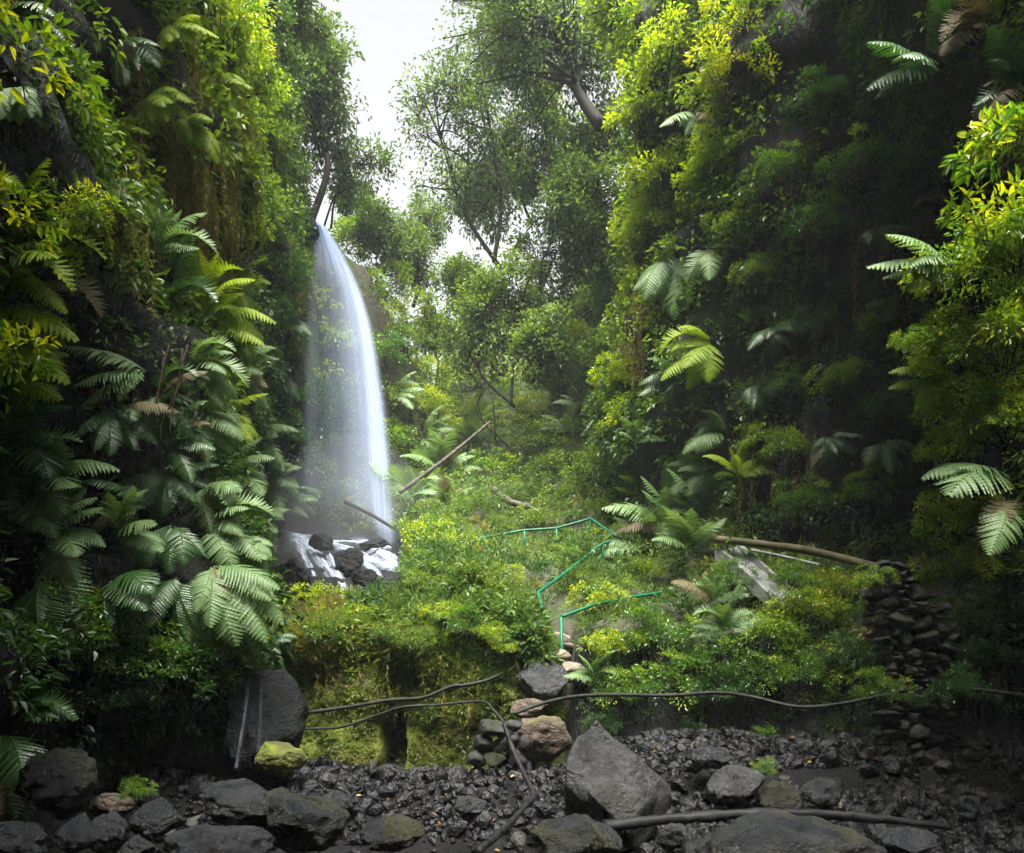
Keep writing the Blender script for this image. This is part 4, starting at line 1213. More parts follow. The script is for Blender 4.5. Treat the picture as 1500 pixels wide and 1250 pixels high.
TREES = [
    # bx, by, Y, cx, cy, rx, rz, label
    (730, 392, 28, 675, 205, 84, 135, 'slender tree leaning left over the valley with a forked dark trunk', dict(hue=0.42, n_limb=18, n_twig=11, stems=2, r0=0.2, seed=101)),
    (880, 185, 24, 800, 60, 130, 125, 'big tree with a thick dark trunk at the top of the right slope', dict(hue=0.40, n_limb=24, n_twig=13, r0=0.36, seed=102, cY=25)),
    (795, 285, 29, 775, 190, 75, 85, 'tree with several thin grey stems behind the big trunk', dict(hue=0.52, n_limb=16, n_twig=10, stems=3, r0=0.13, seed=103)),
    (452, 335, 25.2, 462, 130, 60, 130, 'tall tree on the cliff edge left of the sky gap', dict(hue=0.38, n_limb=22, n_twig=11, r0=0.24, seed=104)),
    (470, 335, 27, 525, 240, 48, 75, 'lacy tree leaning into the sky gap above the waterfall lip', dict(hue=0.40, n_limb=13, n_twig=8, stems=2, r0=0.1, seed=105)),
    (605, 450, 33, 598, 375, 48, 60, 'round tree on the skyline right of the waterfall lip', dict(hue=0.5, n_limb=14, n_twig=10, r0=0.16, seed=106)),
    (745, 600, 26, 722, 462, 78, 68, 'blue-green tree with layered crown in the middle of the valley', dict(hue=0.52, n_limb=18, n_twig=11, stems=2, r0=0.14, seed=107)),
    (722, 655, 26.5, 690, 560, 38, 60, 'thin bare-stemmed tree below the layered valley tree', dict(hue=0.66, n_limb=9, n_twig=6, stems=3, r0=0.06, seed=108)),
    (850, 400, 25, 845, 300, 70, 70, 'dense dark tree on the steep right slope below the big trunk', dict(hue=0.46, n_limb=18, n_twig=12, r0=0.18, seed=109)),
    (420, 60, 22, 425, 10, 65, 70, 'tree crown on top of the left ivy wall', dict(hue=0.5, n_limb=14, n_twig=10, r0=0.2, seed=110)),
    (920, 120, 21, 930, 20, 80, 85, 'bright leafy tree above the sunlit buttress', dict(hue=0.86, n_limb=18, n_twig=12, r0=0.22, seed=111, m=M_COVER)),
    (545, 420, 29, 548, 345, 38, 42, 'small tree on the spur beside the upper fall', dict(hue=0.5, n_limb=11, n_twig=9, r0=0.1, seed=113)),
    (790, 480, 27, 800, 385, 58, 62, 'green tree on the slope between the dense dark tree and the layered valley tree', dict(hue=0.6, n_limb=15, n_twig=11, r0=0.15, seed=114)),
    (640, 560, 31, 640, 490, 45, 55, 'yellow-green tree behind the spur at the head of the valley', dict(hue=0.68, n_limb=13, n_twig=10, r0=0.13, seed=115)),
    (860, 260, 26, 890, 220, 55, 55, 'leafy tree hiding the foot of the thick dark trunk', dict(hue=0.55, n_limb=12, n_twig=10, r0=0.12, seed=116)),
    (690, 330, 34, 690, 290, 60, 60, 'tree filling the gap behind the forked slender trunk', dict(hue=0.5, n_limb=14, n_twig=10, r0=0.12, seed=121)),
    (780, 330, 30, 740, 270, 60, 62, 'grey-green tree between the slender trunk and the thin grey stems', dict(hue=0.44, n_limb=14, n_twig=10, r0=0.12, seed=122)),
    (645, 360, 38, 628, 335, 34, 34, 'smallest skyline tree at the lowest point of the sky gap', dict(hue=0.5, n_limb=10, n_twig=8, r0=0.1, seed=123)),
    (510, 330, 30, 515, 300, 34, 40, 'small lacy tree between the waterfall lip and the sky gap', dict(hue=0.42, n_limb=10, n_twig=8, r0=0.08, seed=124)),
    (700, 470, 32, 690, 420, 50, 48, 'pale tree above the layered valley tree', dict(hue=0.6, n_limb=13, n_twig=10, r0=0.12, seed=125)),
    (840, 130, 30, 725, 40, 80, 85, 'high tree whose crown borders the top of the sky gap on the right', dict(hue=0.42, n_limb=18, n_twig=11, r0=0.2, seed=126, cY=29)),
    (780, 560, 25, 790, 520, 55, 45, 'low dark tree right of the layered valley tree', dict(hue=0.5, n_limb=12, n_twig=10, r0=0.1, seed=127)),
    (905, 430, 25, 868, 352, 50, 62, 'bushy tree right behind the dense dark tree on the right slope', dict(hue=0.55, n_limb=14, n_twig=11, r0=0.12, seed=131)),
    (850, 330, 30, 830, 255, 60, 60, 'grey-green tree between the big trunk and the dense dark tree', dict(hue=0.48, n_limb=14, n_twig=11, r0=0.12, seed=132)),
]
for b in TREES:
    tree_px(*b[:8], **b[8])


# ------------------------------------------------------------------ stones
def ico(sub):
    import bmesh
    bm = bmesh.new()
    bmesh.ops.create_icosphere(bm, subdivisions=sub, radius=1)
    V = np.array([v.co[:] for v in bm.verts]); F = np.array([[v.index for v in f.verts] for f in bm.faces])
    bm.free()
    return V, F


ICO = {k: ico(k) for k in (1, 2, 3, 5)}


def stone_shape(sub, seed, cuts=9, sharp=0.75, rough=0.06, big=0.18):
    rng = np.random.default_rng(seed)
    V, F = ICO[sub]
    V = V.copy()
    for k in range(cuts):
        n = unit(rng.normal(size=3))
        d = rng.uniform(sharp - 0.15, sharp + 0.2)
        h = V @ n
        V -= np.maximum(0, h - d)[:, None] * n * 0.92
    V *= 1 + big * vn(V[:, 0] * 1.2, V[:, 1] * 1.2, V[:, 2] * 1.2, seed)[:, None]
    V *= 1 + rough * fbm(V[:, 0] * 3.4, V[:, 1] * 3.4, V[:, 2] * 3.4, 5 if sub > 3 else 1, seed + 1)[:, None]
    return V, F


def rotm(rng):
    return np.array(Quaternion(Vector(unit(rng.normal(size=4)))).to_matrix())


def boulder(px, py, w, h, Y, m, label, seed, cuts=9, sharp=0.75, tilt=0.0, deep=0.8, rough=0.085, name='boulder', cat='boulder', pts=None):
    """px,py: centre, w,h: visible width and height in photo pixels"""
    V, F = stone_shape(5, seed, cuts, sharp, rough)
    lo, hi = V.min(0), V.max(0)
    V = (V - (lo + hi) / 2) / (hi - lo)                                   # unit box
    f = Y / FPX
    if pts:
        z = V[:, 2] + 0.5
        k = np.interp(z, [p[0] for p in pts], [p[1] for p in pts])
        V[:, 0] = V[:, 0] * k + np.interp(z, [p[0] for p in pts], [p[2] for p in pts])
        V[:, 1] *= k
    V = V * np.array([w * f, max(w, h) * f * deep, h * f])
    c, s_ = math.cos(R(tilt)), math.sin(R(tilt))
    V = V @ np.array([[c, 0, s_], [0, 1, 0], [-s_, 0, c]])
    o = link(name, mesh(name, V, F, m, True))
    o.location = at(px, py, Y)
    return tag(o, label, cat)


boulder(905, 1150, 200, 190, 8.4, M_GREYROCK, 'tall pointed grey boulder with a mossy brown flank standing in the stream bed', 201, 18, 0.5, rough=0.08, pts=[(0, 1.05, 0.02), (0.4, 0.9, 0.0), (0.7, 0.6, -0.08), (1, 0.22, -0.16)])
boulder(1140, 1255, 300, 130, 6.6, M_WETMOSS, 'broad mossy boulder at the bottom edge of the picture under the grey log', 202, 8, 0.8)
boulder(352, 1175, 135, 68, 7.6, M_WET, 'smooth tilted wet boulder in front of the mossy bank', 203, 6, 0.85, tilt=-14)
boulder(318, 1245, 160, 76, 6.6, M_WET, 'smooth rounded wet boulder at the bottom edge on the left', 204, 5, 0.88, tilt=6)
boulder(435, 1200, 150, 95, 7.6, M_WETMOSS, 'dark mossy angular boulder right of the smooth tilted one', 205, 10, 0.7)
boulder(575, 1222, 95, 55, 8.0, M_WETMOSS, 'flat-topped mossy boulder standing in the dark pit below the gravel dam', 206, 9, 0.75)
boulder(845, 1232, 140, 80, 7.0, M_WETMOSS, 'rough dark boulder at the foot of the tall pointed one', 207, 11, 0.68)
boulder(1075, 1152, 85, 62, 8.5, M_GREYROCK, 'grey angular boulder right of the tall pointed one', 208, 10, 0.68)
boulder(1140, 1172, 70, 56, 8.5, M_WETMOSS, 'mossy brown boulder beside the grey angular one', 209, 9, 0.72)
boulder(85, 1150, 115, 105, 7.9, M_WETMOSS, 'yellow-mossed boulder behind the hanging frond on the lower left', 210, 8, 0.72, tilt=18)
boulder(15, 1240, 110, 75, 6.5, M_WET, 'rounded wet boulder in the bottom left corner', 211, 6, 0.85)
boulder(110, 1222, 60, 60, 7.2, M_WET, 'narrow wet boulder next to the one in the bottom left corner', 212, 10, 0.7)
boulder(160, 1222, 55, 62, 7.3, M_WET, 'jagged wet boulder between the bottom left boulders', 213, 12, 0.65)
boulder(232, 1200, 80, 62, 7.5, M_WET, 'dark cracked boulder left of the smooth tilted one', 214, 10, 0.7)
boulder(205, 1245, 70, 46, 6.9, M_WET, 'low wet boulder at the bottom edge left of the smooth rounded one', 215, 9, 0.75)
boulder(165, 1180, 60, 40, 8.2, M_REDROCK, 'dull reddish boulder in the shade behind the wet boulders on the left', 216, 8, 0.75)
boulder(388, 1065, 125, 175, 11.0, M_BLACK, 'big black wet boulder with a trickle running down beside the mossy bank', 217, 7, 0.78, tilt=-8)
boulder(412, 1112, 80, 52, 10.4, M_MOSS, 'small moss-covered boulder at the foot of the big black one', 218, 6, 0.85)
boulder(792, 1003, 82, 74, 12.1, M_GREYROCK, 'light grey stone slab standing below the steps', 219, 10, 0.66, name='stone', cat='stone')
boulder(838, 985, 40, 32, 12.3, M_STEP, 'pale loose stone on the ground at the foot of the lower railing', 220, 8, 0.7, name='stone', cat='stone')
boulder(790, 1082, 95, 70, 11.5, M_REDROCK, 'reddish brown stone at the foot of the bank right of the stacked pillar', 221, 8, 0.74, name='stone', cat='stone')
boulder(775, 1040, 55, 34, 11.7, M_REDROCK, 'small reddish ledge stone between the grey slab and the stacked pillar', 222, 8, 0.74, name='stone', cat='stone')
boulder(985, 1225, 55, 40, 7.1, M_WET, 'small wet boulder under the left end of the grey log', 223, 9, 0.72)
boulder(1200, 1160, 60, 44, 8.4, M_WET, 'squat wet boulder on the gravel slope right of the mossy brown one', 224, 9, 0.72)
boulder(1330, 1235, 90, 44, 6.8, M_WET, 'low wet boulder at the bottom edge on the right', 225, 9, 0.72)
boulder(1040, 1110, 60, 34, 9.2, M_WET, 'dark boulder on the upper gravel dam behind the pointed one', 226, 9, 0.72)
boulder(500, 1180, 60, 45, 8.4, M_WET, 'small angular boulder at the left foot of the gravel dam', 227, 9, 0.7)
boulder(690, 1185, 50, 36, 9.2, M_WET, 'small boulder at the foot of the gravel dam beside the dead branch', 228, 9, 0.7)
# wet rocks of the cascade
boulder(452, 866, 84, 40, 19.6, M_BLACK, 'long black rock under the white cascade', 231, 9, 0.7, tilt=14)
boulder(512, 828, 46, 52, 20.4, M_BLACK, 'upright black rock splitting the white cascade', 232, 9, 0.68)
boulder(425, 850, 70, 85, 19.0, M_BLACK, 'black rock left of the white cascade', 233, 9, 0.7)
boulder(470, 795, 40, 26, 21.8, M_BLACK, 'black rock poking out of the foam at the top of the cascade', 234, 9, 0.7)
boulder(548, 800, 44, 24, 21.8, M_BLACK, 'black rock at the landing point of the waterfall', 235, 9, 0.7)
boulder(535, 850, 40, 34, 19.2, M_BLACK, 'small black rock right of the cascade near the bank crest', 236, 9, 0.7)

# loose stones of the stream bed and the two dams
def rubble():
    rng = np.random.default_rng(31)
    shapes = [stone_shape(1, 300 + i, 5, 0.72, 0.0, 0.35) for i in range(8)] + [stone_shape(2, 310 + i, 7, 0.72, 0.05, 0.25) for i in range(10)]
    Vs, Fs, H, n = [], [], [], 0
    k = 0
    while k < 13000:
        y = rng.uniform(6.3, 11.8)
        x = rng.uniform(-0.72 * y, 0.72 * y)
        if y > bank_front(x) + 0.15 or (x < -4.1 and y > 8.5 and rng.random() < 0.6):
            continue
        pit = (x < 0.9) and (y < 9.6)
        if pit and rng.random() < 0.9:
            continue
        if not pit and x > 1 and 9.15 < y < 9.5 and rng.random() < 0.8:
            continue
        big = rng.random() < 0.13
        s = rng.uniform(0.05, 0.12) if big else 0.018 + 0.042 * rng.random() ** 1.5
        V, F = shapes[8 + rng.integers(10)] if big else shapes[rng.integers(8)]
        V = (V * s * np.array([1.25, 1.0, 0.75]) * rng.uniform(0.75, 1.25, 3)) @ rotm(rng).T + np.array([x, y, gz(x, y) + s * rng.uniform(0.0, 0.7)])
        Vs.append(V); Fs.append(F + n); n += len(V); k += 1
        H.append(np.full(len(V), rng.random()))
    return tag(link('river_stones', mesh('river_stones', np.concatenate(Vs), np.concatenate(Fs), M_PEBBLE, False, {'hue': np.concatenate(H)})), kind='stuff')


rubble()


def fallen_leaves():
    rng = np.random.default_rng(33)
    P = []
    while len(P) < 110:
        y = rng.uniform(7, 11.4); x = rng.uniform(-4, 7) if rng.random() < .5 else rng.uniform(-2, 1)
        if y < bank_front(x):
            P.append((x, y, gz(x, y) + rng.uniform(0.05, 0.11)))
    P = np.array(P)
    V, F, k = leaf_geo(P, unit(rng.normal(size=P.shape) * [1, 1, 0.2]), unit(rng.normal(size=P.shape) * 0.4 + [0, -0.3, 1]), 0.075, 0.035)
    tag(link('fallen_leaves', mesh('fallen_leaves', V, F, leaf_mat('fallen_leaf', [(0, (0.16, 0.05, 0.02)), (0.5, (0.25, 0.12, 0.05)), (1, (0.4, 0.30, 0.03))], trans=0.1), False, {'hue': np.repeat(rng.random(len(P)), k)})), kind='stuff')


fallen_leaves()


def stacked(name, label, cat, cells, Y, m, seed, depth, sub=3):
    """dry-stone masonry: cells of (px, py, w, h) in photo pixels, one rounded stone each, several stones deep; one thing"""
    rng = np.random.default_rng(seed)
    Vs, Fs, n = [], [], 0
    f = Y / FPX
    base = np.array(at(cells[-1][0], cells[-1][1], Y))
    for (px, py, w, h) in cells:
        for layer in range(2):
            V, F = stone_shape(sub if layer == 0 else 2, int(rng.integers(1e6)), 10, 0.64, 0.05, 0.2)
            c = np.array(at(px, py, Y)) - base + np.array([0, layer * depth * 0.55 + rng.uniform(-0.05, 0.05), 0])
            a = rng.normal() * 0.28
            Rm = np.array([[math.cos(a), 0, math.sin(a)], [0, 1, 0], [-math.sin(a), 0, math.cos(a)]])
            V = (V * np.array([w * 0.56 * f, depth * 0.36, h * 0.58 * f])) @ Rm + c
            Vs.append(V); Fs.append(F + n); n += len(V)
    o = link(name, mesh(name, np.concatenate(Vs), np.concatenate(Fs), m, True))
    o.location = base.tolist()
    return tag(o, label, cat)


def wall_cells():
    """big and small stones thrown together without courses"""
    rng = np.random.default_rng(41)
    cells = []
    for k in range(2600):
        y = rng.uniform(822, 1095)
        x0 = np.interp(y, [815, 860, 960, 1100], [1286, 1280, 1296, 1305])
        x1 = np.interp(y, [815, 845, 900, 1000, 1100], [1330, 1345, 1388, 1402, 1415])
        x = rng.uniform(x0, x1)
        w = rng.uniform(14, 40) if k < 900 else rng.uniform(9, 20)
        h = w * rng.uniform(0.5, 0.85)
        if all(abs(x - a) > 0.40 * (w + c) or abs(y - b) > 0.40 * (h + d) for a, b, c, d in cells):
            cells.append((x, y, w, h))
    return cells


stacked('stone_wall', 'dry-stone wall of dark rounded stones at the right end of the bank', 'wall', wall_cells(), 10.0, M_WALL, 42, 0.5)
stacked('stone_pillar', 'stump of stacked dark stones standing on the gravel dam before the mossy bank', 'stone pile',
        [(722, 1068, 50, 24), (752, 1062, 30, 20), (708, 1090, 30, 26), (740, 1090, 44, 24), (700, 1112, 26, 26), (726, 1113, 36, 22), (757, 1112, 30, 24), (768, 1090, 22, 26)], 10.9, M_WALL, 43, 0.35)

# ------------------------------------------------------------------ steps, railings, pipes, wood
def box_v(x0, x1, y0, y1, z0, z1, rng, j=0.02):
    V = np.array([[x, y, z] for x in (x0, x1) for y in (y0, y1) for z in (z0, z1)]) + rng.normal(size=(8, 3)) * j
    return V, np.array([[0, 1, 3, 2], [4, 6, 7, 5], [0, 4, 5, 1], [2, 3, 7, 6], [0, 2, 6, 4], [1, 5, 7, 3]])


def steps():
    rng = np.random.default_rng(51)
    b = at(830, 965, 12.6)
    t = empty('stone_steps', b, 'short flight of rough stone steps climbing the bank between the green railings', 'steps')
    for k in range(6):
        V, F = stone_shape(3, 520 + k, 10, 0.62, 0.03, 0.08)
        y = 12.55 + 0.36 * k
        z = 2.0 + 0.155 * k
        V = V * np.array([0.40 - 0.02 * k, 0.24, 0.13]) + np.array([0.66 + 0.035 * k + rng.normal() * 0.03, y, z]) - np.array(b)
        link('step', mesh('step', V, F, M_STEP, True), t)
    return t


steps()


def railing(label, rail, posts, r=0.028):
    """rail: list of (px, py, Y); posts: list of (px, py, Y) tops, each standing on the ground below it"""
    base = at(*posts[0])
    t = empty('railing', (base.x, base.y, gz(base.x, base.y)), label, 'railing')
    o = np.array(t.location)
    P = [at(*p) for p in rail]
    mb = MB()
    pts = []
    for a, b in zip(P[:-1], P[1:]):
        for q in range(6):
            pts.append(np.array(a.lerp(b, q / 6)))
    pts.append(np.array(P[-1]))
    mb.tube(np.array(pts) - o, r, 8)
    link('handrail', mb.build('handrail', M_GREEN, True), t)
    for p in posts:
        q = at(*p)
        g = gz(q.x, q.y)
        g = min(g, q.z - 0.4)
        mb = MB()
        mb.tube(np.array([[q.x, q.y, q.z], [q.x + 0.01, q.y, (q.z + g) / 2], [q.x + 0.02, q.y, g - 0.1]]) - o, r * 0.95, 8)
        link('post', mb.build('post', M_GREEN, True), t)


railing('lower green railing rising to the right from the foot of the steps', [(822, 904, 12.7), (870, 886, 13.0), (920, 876, 13.3), (970, 868, 13.6)], [(822, 904, 12.7), (916, 877, 13.27)])
railing('zigzag green railing on the left side of the steps', [(803, 945, 12.6), (797, 905, 12.8), (788, 868, 13.4), (830, 838, 14.6), (882, 797, 16.4), (908, 789, 16.8)], [(797, 905, 12.8), (882, 797, 16.4)])
railing('upper green railing running level along the top of the bank', [(688, 792, 18.2), (712, 787, 18.2), (768, 777, 18.2), (815, 774, 18.2), (865, 760, 18.2), (905, 787, 17.0)], [(711, 787, 18.2), (768, 777, 18.2), (815, 774, 18.2), (865, 760, 18.2)])


def pipe(name, label, cat, pts, r, m, n=8, taper=None, sub=10, knots=0.0):
    P = spline([at(*p) for p in pts], sub)
    rng = np.random.default_rng(len(P) + int(pts[0][0]))
    rad = np.linspace(r, taper or r, len(P)) * (1 + knots * vn(np.arange(len(P)) * 0.5, 0, 0, int(pts[0][1])))
    P = P + knots * 0.3 * r * rng.normal(size=P.shape)
    mb = MB()
    c = P[0]
    mb.tube(P - c, rad, n)
    o = link(name, mb.build(name, m, True))
    o.location = c.tolist()
    return tag(o, label, cat)


pipe('hose', 'upper black hose slung across the mossy bank', 'hose', [(452, 1044, 11.9), (510, 1036, 11.95), (570, 1026, 11.95), (620, 1022, 11.9), (660, 1006, 11.9), (680, 1004, 11.9), (715, 996, 12.0), (760, 975, 12.2)], 0.028, M_HOSE)
pipe('hose', 'lower thin hose crossing the mossy bank above the tunnel mouth', 'hose', [(445, 1068, 11.75), (500, 1065, 11.8), (555, 1047, 11.85), (590, 1036, 11.8), (640, 1033, 11.8), (705, 1028, 11.6), (722, 1040, 11.2), (738, 1058, 10.9)], 0.019, M_HOSE)
pipe('hose', 'long black hose running right from the stacked pillar under the hanging bushes', 'hose', [(752, 1046, 11.0), (790, 1032, 11.1), (840, 1021, 11.0), (900, 1018, 10.8), (980, 1019, 10.5), (1050, 1015, 10.3), (1100, 1021, 10.0), (1170, 1036, 9.8), (1240, 1030, 9.6), (1330, 1011, 9.4)], 0.026, M_HOSE)
pipe('hose', 'green-grey hose coming in from the right edge below the black hollow', 'hose', [(1420, 1010, 9.2), (1460, 1014, 9.0), (1520, 1022, 8.6)], 0.026, M_HOSE)
pipe('water_pipe', 'mossy brown water pipe lying along the path behind the dry-stone wall', 'pipe', [(1050, 790, 13.0), (1110, 797, 12.5), (1190, 808, 11.8), (1290, 833, 10.8)], 0.06, M_BAMBOO, 12, knots=0.05)
pipe('water_pipe', 'thin grey pipe below the mossy brown water pipe', 'pipe', [(1100, 806, 12.2), (1150, 816, 11.9), (1200, 828, 11.5)], 0.022, M_CONC, 8)
pipe('log', 'fallen grey log lying on the slope behind the upper railing', 'log', [(722, 718, 21.5), (735, 728, 21.4), (752, 737, 21.3), (778, 743, 21.2)], 0.11, M_DEAD, 10, 0.08, knots=0.1)
pipe('dead_trunk', 'long pale dead trunk leaning up the spur right of the waterfall', 'dead trunk', [(585, 722, 22.6), (640, 682, 22.8), (680, 650, 23.1), (718, 618, 23.4)], 0.065, M_DEAD, 8, 0.035, knots=0.06)
pipe('dead_trunk', 'short dead trunk stuck in the wet rock behind the foot of the waterfall', 'dead trunk', [(505, 735, 23.0), (540, 752, 22.6), (578, 775, 22.2)], 0.06, M_LOG, 8, 0.045, knots=0.08)
pipe('log', 'long wet grey log lying across the boulders at the bottom right', 'log', [(885, 1212, 7.2), (960, 1202, 7.25), (1060, 1194, 7.3), (1180, 1192, 7.35), (1290, 1200, 7.4), (1390, 1212, 7.5)], 0.062, M_LOG, 12, 0.035, knots=0.2)
pipe('branch', 'bent dark branch hanging from the stacked pillar into the pit', 'branch', [(738, 1060, 10.6), (752, 1100, 10.4), (766, 1130, 10.1), (781, 1165, 9.6), (770, 1180, 9.2), (745, 1208, 8.6), (700, 1248, 7.8)], 0.03, M_LOG, 8, 0.04, knots=0.25)
pipe('branch', 'bare pale twig curving out of the bushes left of the dark gully', 'branch', [(1170, 115, 15.5), (1195, 112, 15.2), (1215, 100, 15.0), (1228, 88, 15.0)], 0.03, M_DEAD, 6, 0.012, knots=0.1)
pipe('branch', 'bent bare twig on the wet rock right of the gully shrub', 'branch', [(1340, 302, 9.6), (1352, 293, 9.5), (1375, 288, 9.4), (1395, 300, 9.4), (1400, 318, 9.4)], 0.014, M_DEAD, 6, 0.008, knots=0.1)
def vine():
    rng = np.random.default_rng(77)
    mb = MB()
    c = at(255, 520, 10.2)
    for k in range(4):
        x = rng.normal() * 12
        P = spline([at(262 + x, 505 + rng.uniform(-10, 20), 10.25), at(252 + x * 0.9 + rng.normal() * 3, 560, 10.15), at(240 + x * 0.8 + rng.normal() * 4, 620, 10.1), at(228 + x + rng.normal() * 5, 660 + rng.uniform(-30, 20), 10.1)], 8)
        mb.tube(P - np.array(c), np.linspace(0.018, 0.006, len(P)) * rng.uniform(0.6, 1.2), 5)
    o = link('vine', mb.build('vine', M_VINE, True))
    o.location = c
    tag(o, 'few bare brown stems hanging down the middle of the left rock pillar', 'vine')


vine()


def channel():
    a, b = at(1066, 806, 13.0), at(1150, 880, 11.9)
    rng = np.random.default_rng(61)
    n = 14
    mb = MB()
    sec = np.array([[-0.22, -0.12], [-0.22, 0.10], [-0.16, 0.10], [-0.15, 0.02], [0.15, 0.02], [0.16, 0.10], [0.22, 0.10], [0.22, -0.12]])
    V = []
    for k in range(n):
        c = a.lerp(b, k / (n - 1))
        for s_ in sec:
            V.append([c.x - a.x + s_[0] * 0.85 + rng.normal() * 0.004, c.y - a.y - s_[0] * 0.4, c.z - a.z + s_[1] + rng.normal() * 0.008])
    i = np.arange(n - 1)[:, None] * 8; j = np.arange(8)[None]
    F = np.stack([i + j, i + (j + 1) % 8, i + 8 + (j + 1) % 8, i + 8 + j], -1).reshape(-1, 4)
    mb.add(V, F, np.array([list(range(8)), list(range((n - 1) * 8 + 7, (n - 1) * 8 - 1, -1))]))
    o = link('concrete_channel', mb.build('concrete_channel', M_CONC))
    o.location = a
    tag(o, 'pale sloping concrete channel coming down from the path through the bushes', 'channel')


channel()

# ------------------------------------------------------------------ water
def water_mat(name, fu, ft, col=(0.60, 0.70, 0.96), lo=0.25, hi=1.0):
    m, n, l, p, out = mat(name)
    au = n.new('ShaderNodeAttribute'); au.attribute_name = 'su'
    atn = n.new('ShaderNodeAttribute'); atn.attribute_name = 'st'
    ad = n.new('ShaderNodeAttribute'); ad.attribute_name = 'dens'
    cx = n.new('ShaderNodeCombineXYZ')
    mu = n.new('ShaderNodeMath'); mu.operation = 'MULTIPLY'; mu.inputs[1].default_value = fu
    mt = n.new('ShaderNodeMath'); mt.operation = 'MULTIPLY'; mt.inputs[1].default_value = ft
    l.new(au.outputs['Fac'], mu.inputs[0]); l.new(atn.outputs['Fac'], mt.inputs[0])
    l.new(mu.outputs[0], cx.inputs[0]); l.new(mt.outputs[0], cx.inputs[1])
    ns = n.new('ShaderNodeTexNoise'); ns.inputs['Scale'].default_value = 1; ns.inputs['Detail'].default_value = 2; ns.inputs['Roughness'].default_value = 0.55
    l.new(cx.outputs[0], ns.inputs['Vector'])
    mr = n.new('ShaderNodeMapRange'); mr.inputs[1].default_value = 0.3; mr.inputs[2].default_value = 0.72; mr.inputs[3].default_value = lo; mr.inputs[4].default_value = hi
    l.new(ns.outputs['Fac'], mr.inputs[0])
    al = n.new('ShaderNodeMath'); al.operation = 'MULTIPLY'; al.use_clamp = True
    l.new(mr.outputs[0], al.inputs[0]); l.new(ad.outputs['Fac'], al.inputs[1])
    df = n.new('ShaderNodeBsdfDiffuse'); df.inputs[0].default_value = (*col, 1)
    tl = n.new('ShaderNodeBsdfTranslucent'); tl.inputs[0].default_value = (*col, 1)
    mx = n.new('ShaderNodeMixShader'); mx.inputs[0].default_value = 0.5
    l.new(df.outputs[0], mx.inputs[1]); l.new(tl.outputs[0], mx.inputs[2])
    tr = n.new('ShaderNodeBsdfTransparent')
    mo = n.new('ShaderNodeMixShader')
    l.new(al.outputs[0], mo.inputs[0]); l.new(tr.outputs[0], mo.inputs[1]); l.new(mx.outputs[0], mo.inputs[2])
    l.new(mo.outputs[0], out.inputs[0])
    return m


M_VEIL = water_mat('falling_water', 46, 0.5, lo=0.3)
M_FOAM = water_mat('white_water', 9, 1.8, col=(0.66, 0.75, 0.95), lo=0.12, hi=0.85)


def waterfall():
    rng = np.random.default_rng(71)
    ys = [322, 332, 345, 370, 400, 430, 470, 520, 580, 640, 700, 760, 835]
    xr = [467, 477, 487, 504, 520, 533, 546, 557, 567, 574, 580, 584, 586]
    xl = [459, 459, 458, 455, 452, 449, 446, 443, 440, 438, 437, 437, 438]
    nu, nt = 48, 110
    Vs, Fs, U, T, Dn, n = [], [], [], [], [], 0
    t = np.linspace(0, 1, nt); u = np.linspace(0, 1, nu)
    Ug, Tg = np.meshgrid(u, t, indexing='ij')
    py = 322 + 513 * Tg
    for k in range(4):
        a = np.interp(py, ys, xl) + rng.uniform(-2, 3) * Tg
        b = np.interp(py, ys, xr) + rng.uniform(-4, 2) * Tg
        px = a + (b - a) * Ug
        Y = 24.4 - 1.7 * Ug * Tg ** 0.7 + (k - 1.5) * 0.3 * (0.25 + Tg) + 0.12 * fbm(Ug * 6, Tg * 2, Ug * 0 + k, 2, 5)
        V = np.stack([(px - CX) / FPX * Y, Y, CZ + (HY - py) / FPX * Y], -1)
        edge = sm(0, 0.2, Ug) * sm(1.0, 0.84, Ug)
        right = (np.exp(-((0.88 - Ug) / 0.09) ** 2) * 0.55 + 0.15 * np.exp(-((0.76 - Ug) / 0.12) ** 2)) * sm(0.0, 0.25, Tg)
        mid = np.exp(-((0.66 - Ug) / 0.26) ** 2) * (0.13 - 0.05 * Tg)
        left = 0.12 * np.exp(-((Ug - 0.08) / 0.07) ** 2) + 0.040 + 0.02 * Tg
        top = 0.55 * sm(0.22, 0.0, Tg) * np.exp(-((0.6 - Ug) / 0.4) ** 2)
        end = np.interp(Ug, [0, 0.5, 0.75, 0.9, 1], [0.84, 0.85, 0.90, 0.985, 0.99])
        d = (right + mid + left + top) * edge * sm(end, end - 0.10, Tg) * sm(0, 0.012, Tg) * 1.05
        Vs.append(V.reshape(-1, 3)); Fs.append(grid(nu, nt) + n); n += nu * nt
        U.append((Ug + k * 0.37).ravel()); T.append((Tg + k * 3.1).ravel()); Dn.append(d.ravel())
    c = np.array(at(585, 825, 22.7))
    o = link('waterfall', mesh('waterfall', np.concatenate(Vs) - c, np.concatenate(Fs), M_VEIL, True, {'su': np.concatenate(U), 'st': np.concatenate(T), 'dens': np.concatenate(Dn)}))
    o.location = c.tolist()
    tag(o, 'tall white veil of falling water fanning out from the cliff lip', 'waterfall')


waterfall()
boulder(452, 338, 34, 46, 24.3, M_BLACK, 'black wet rock at the lip where the waterfall springs out', 241, 9, 0.7)


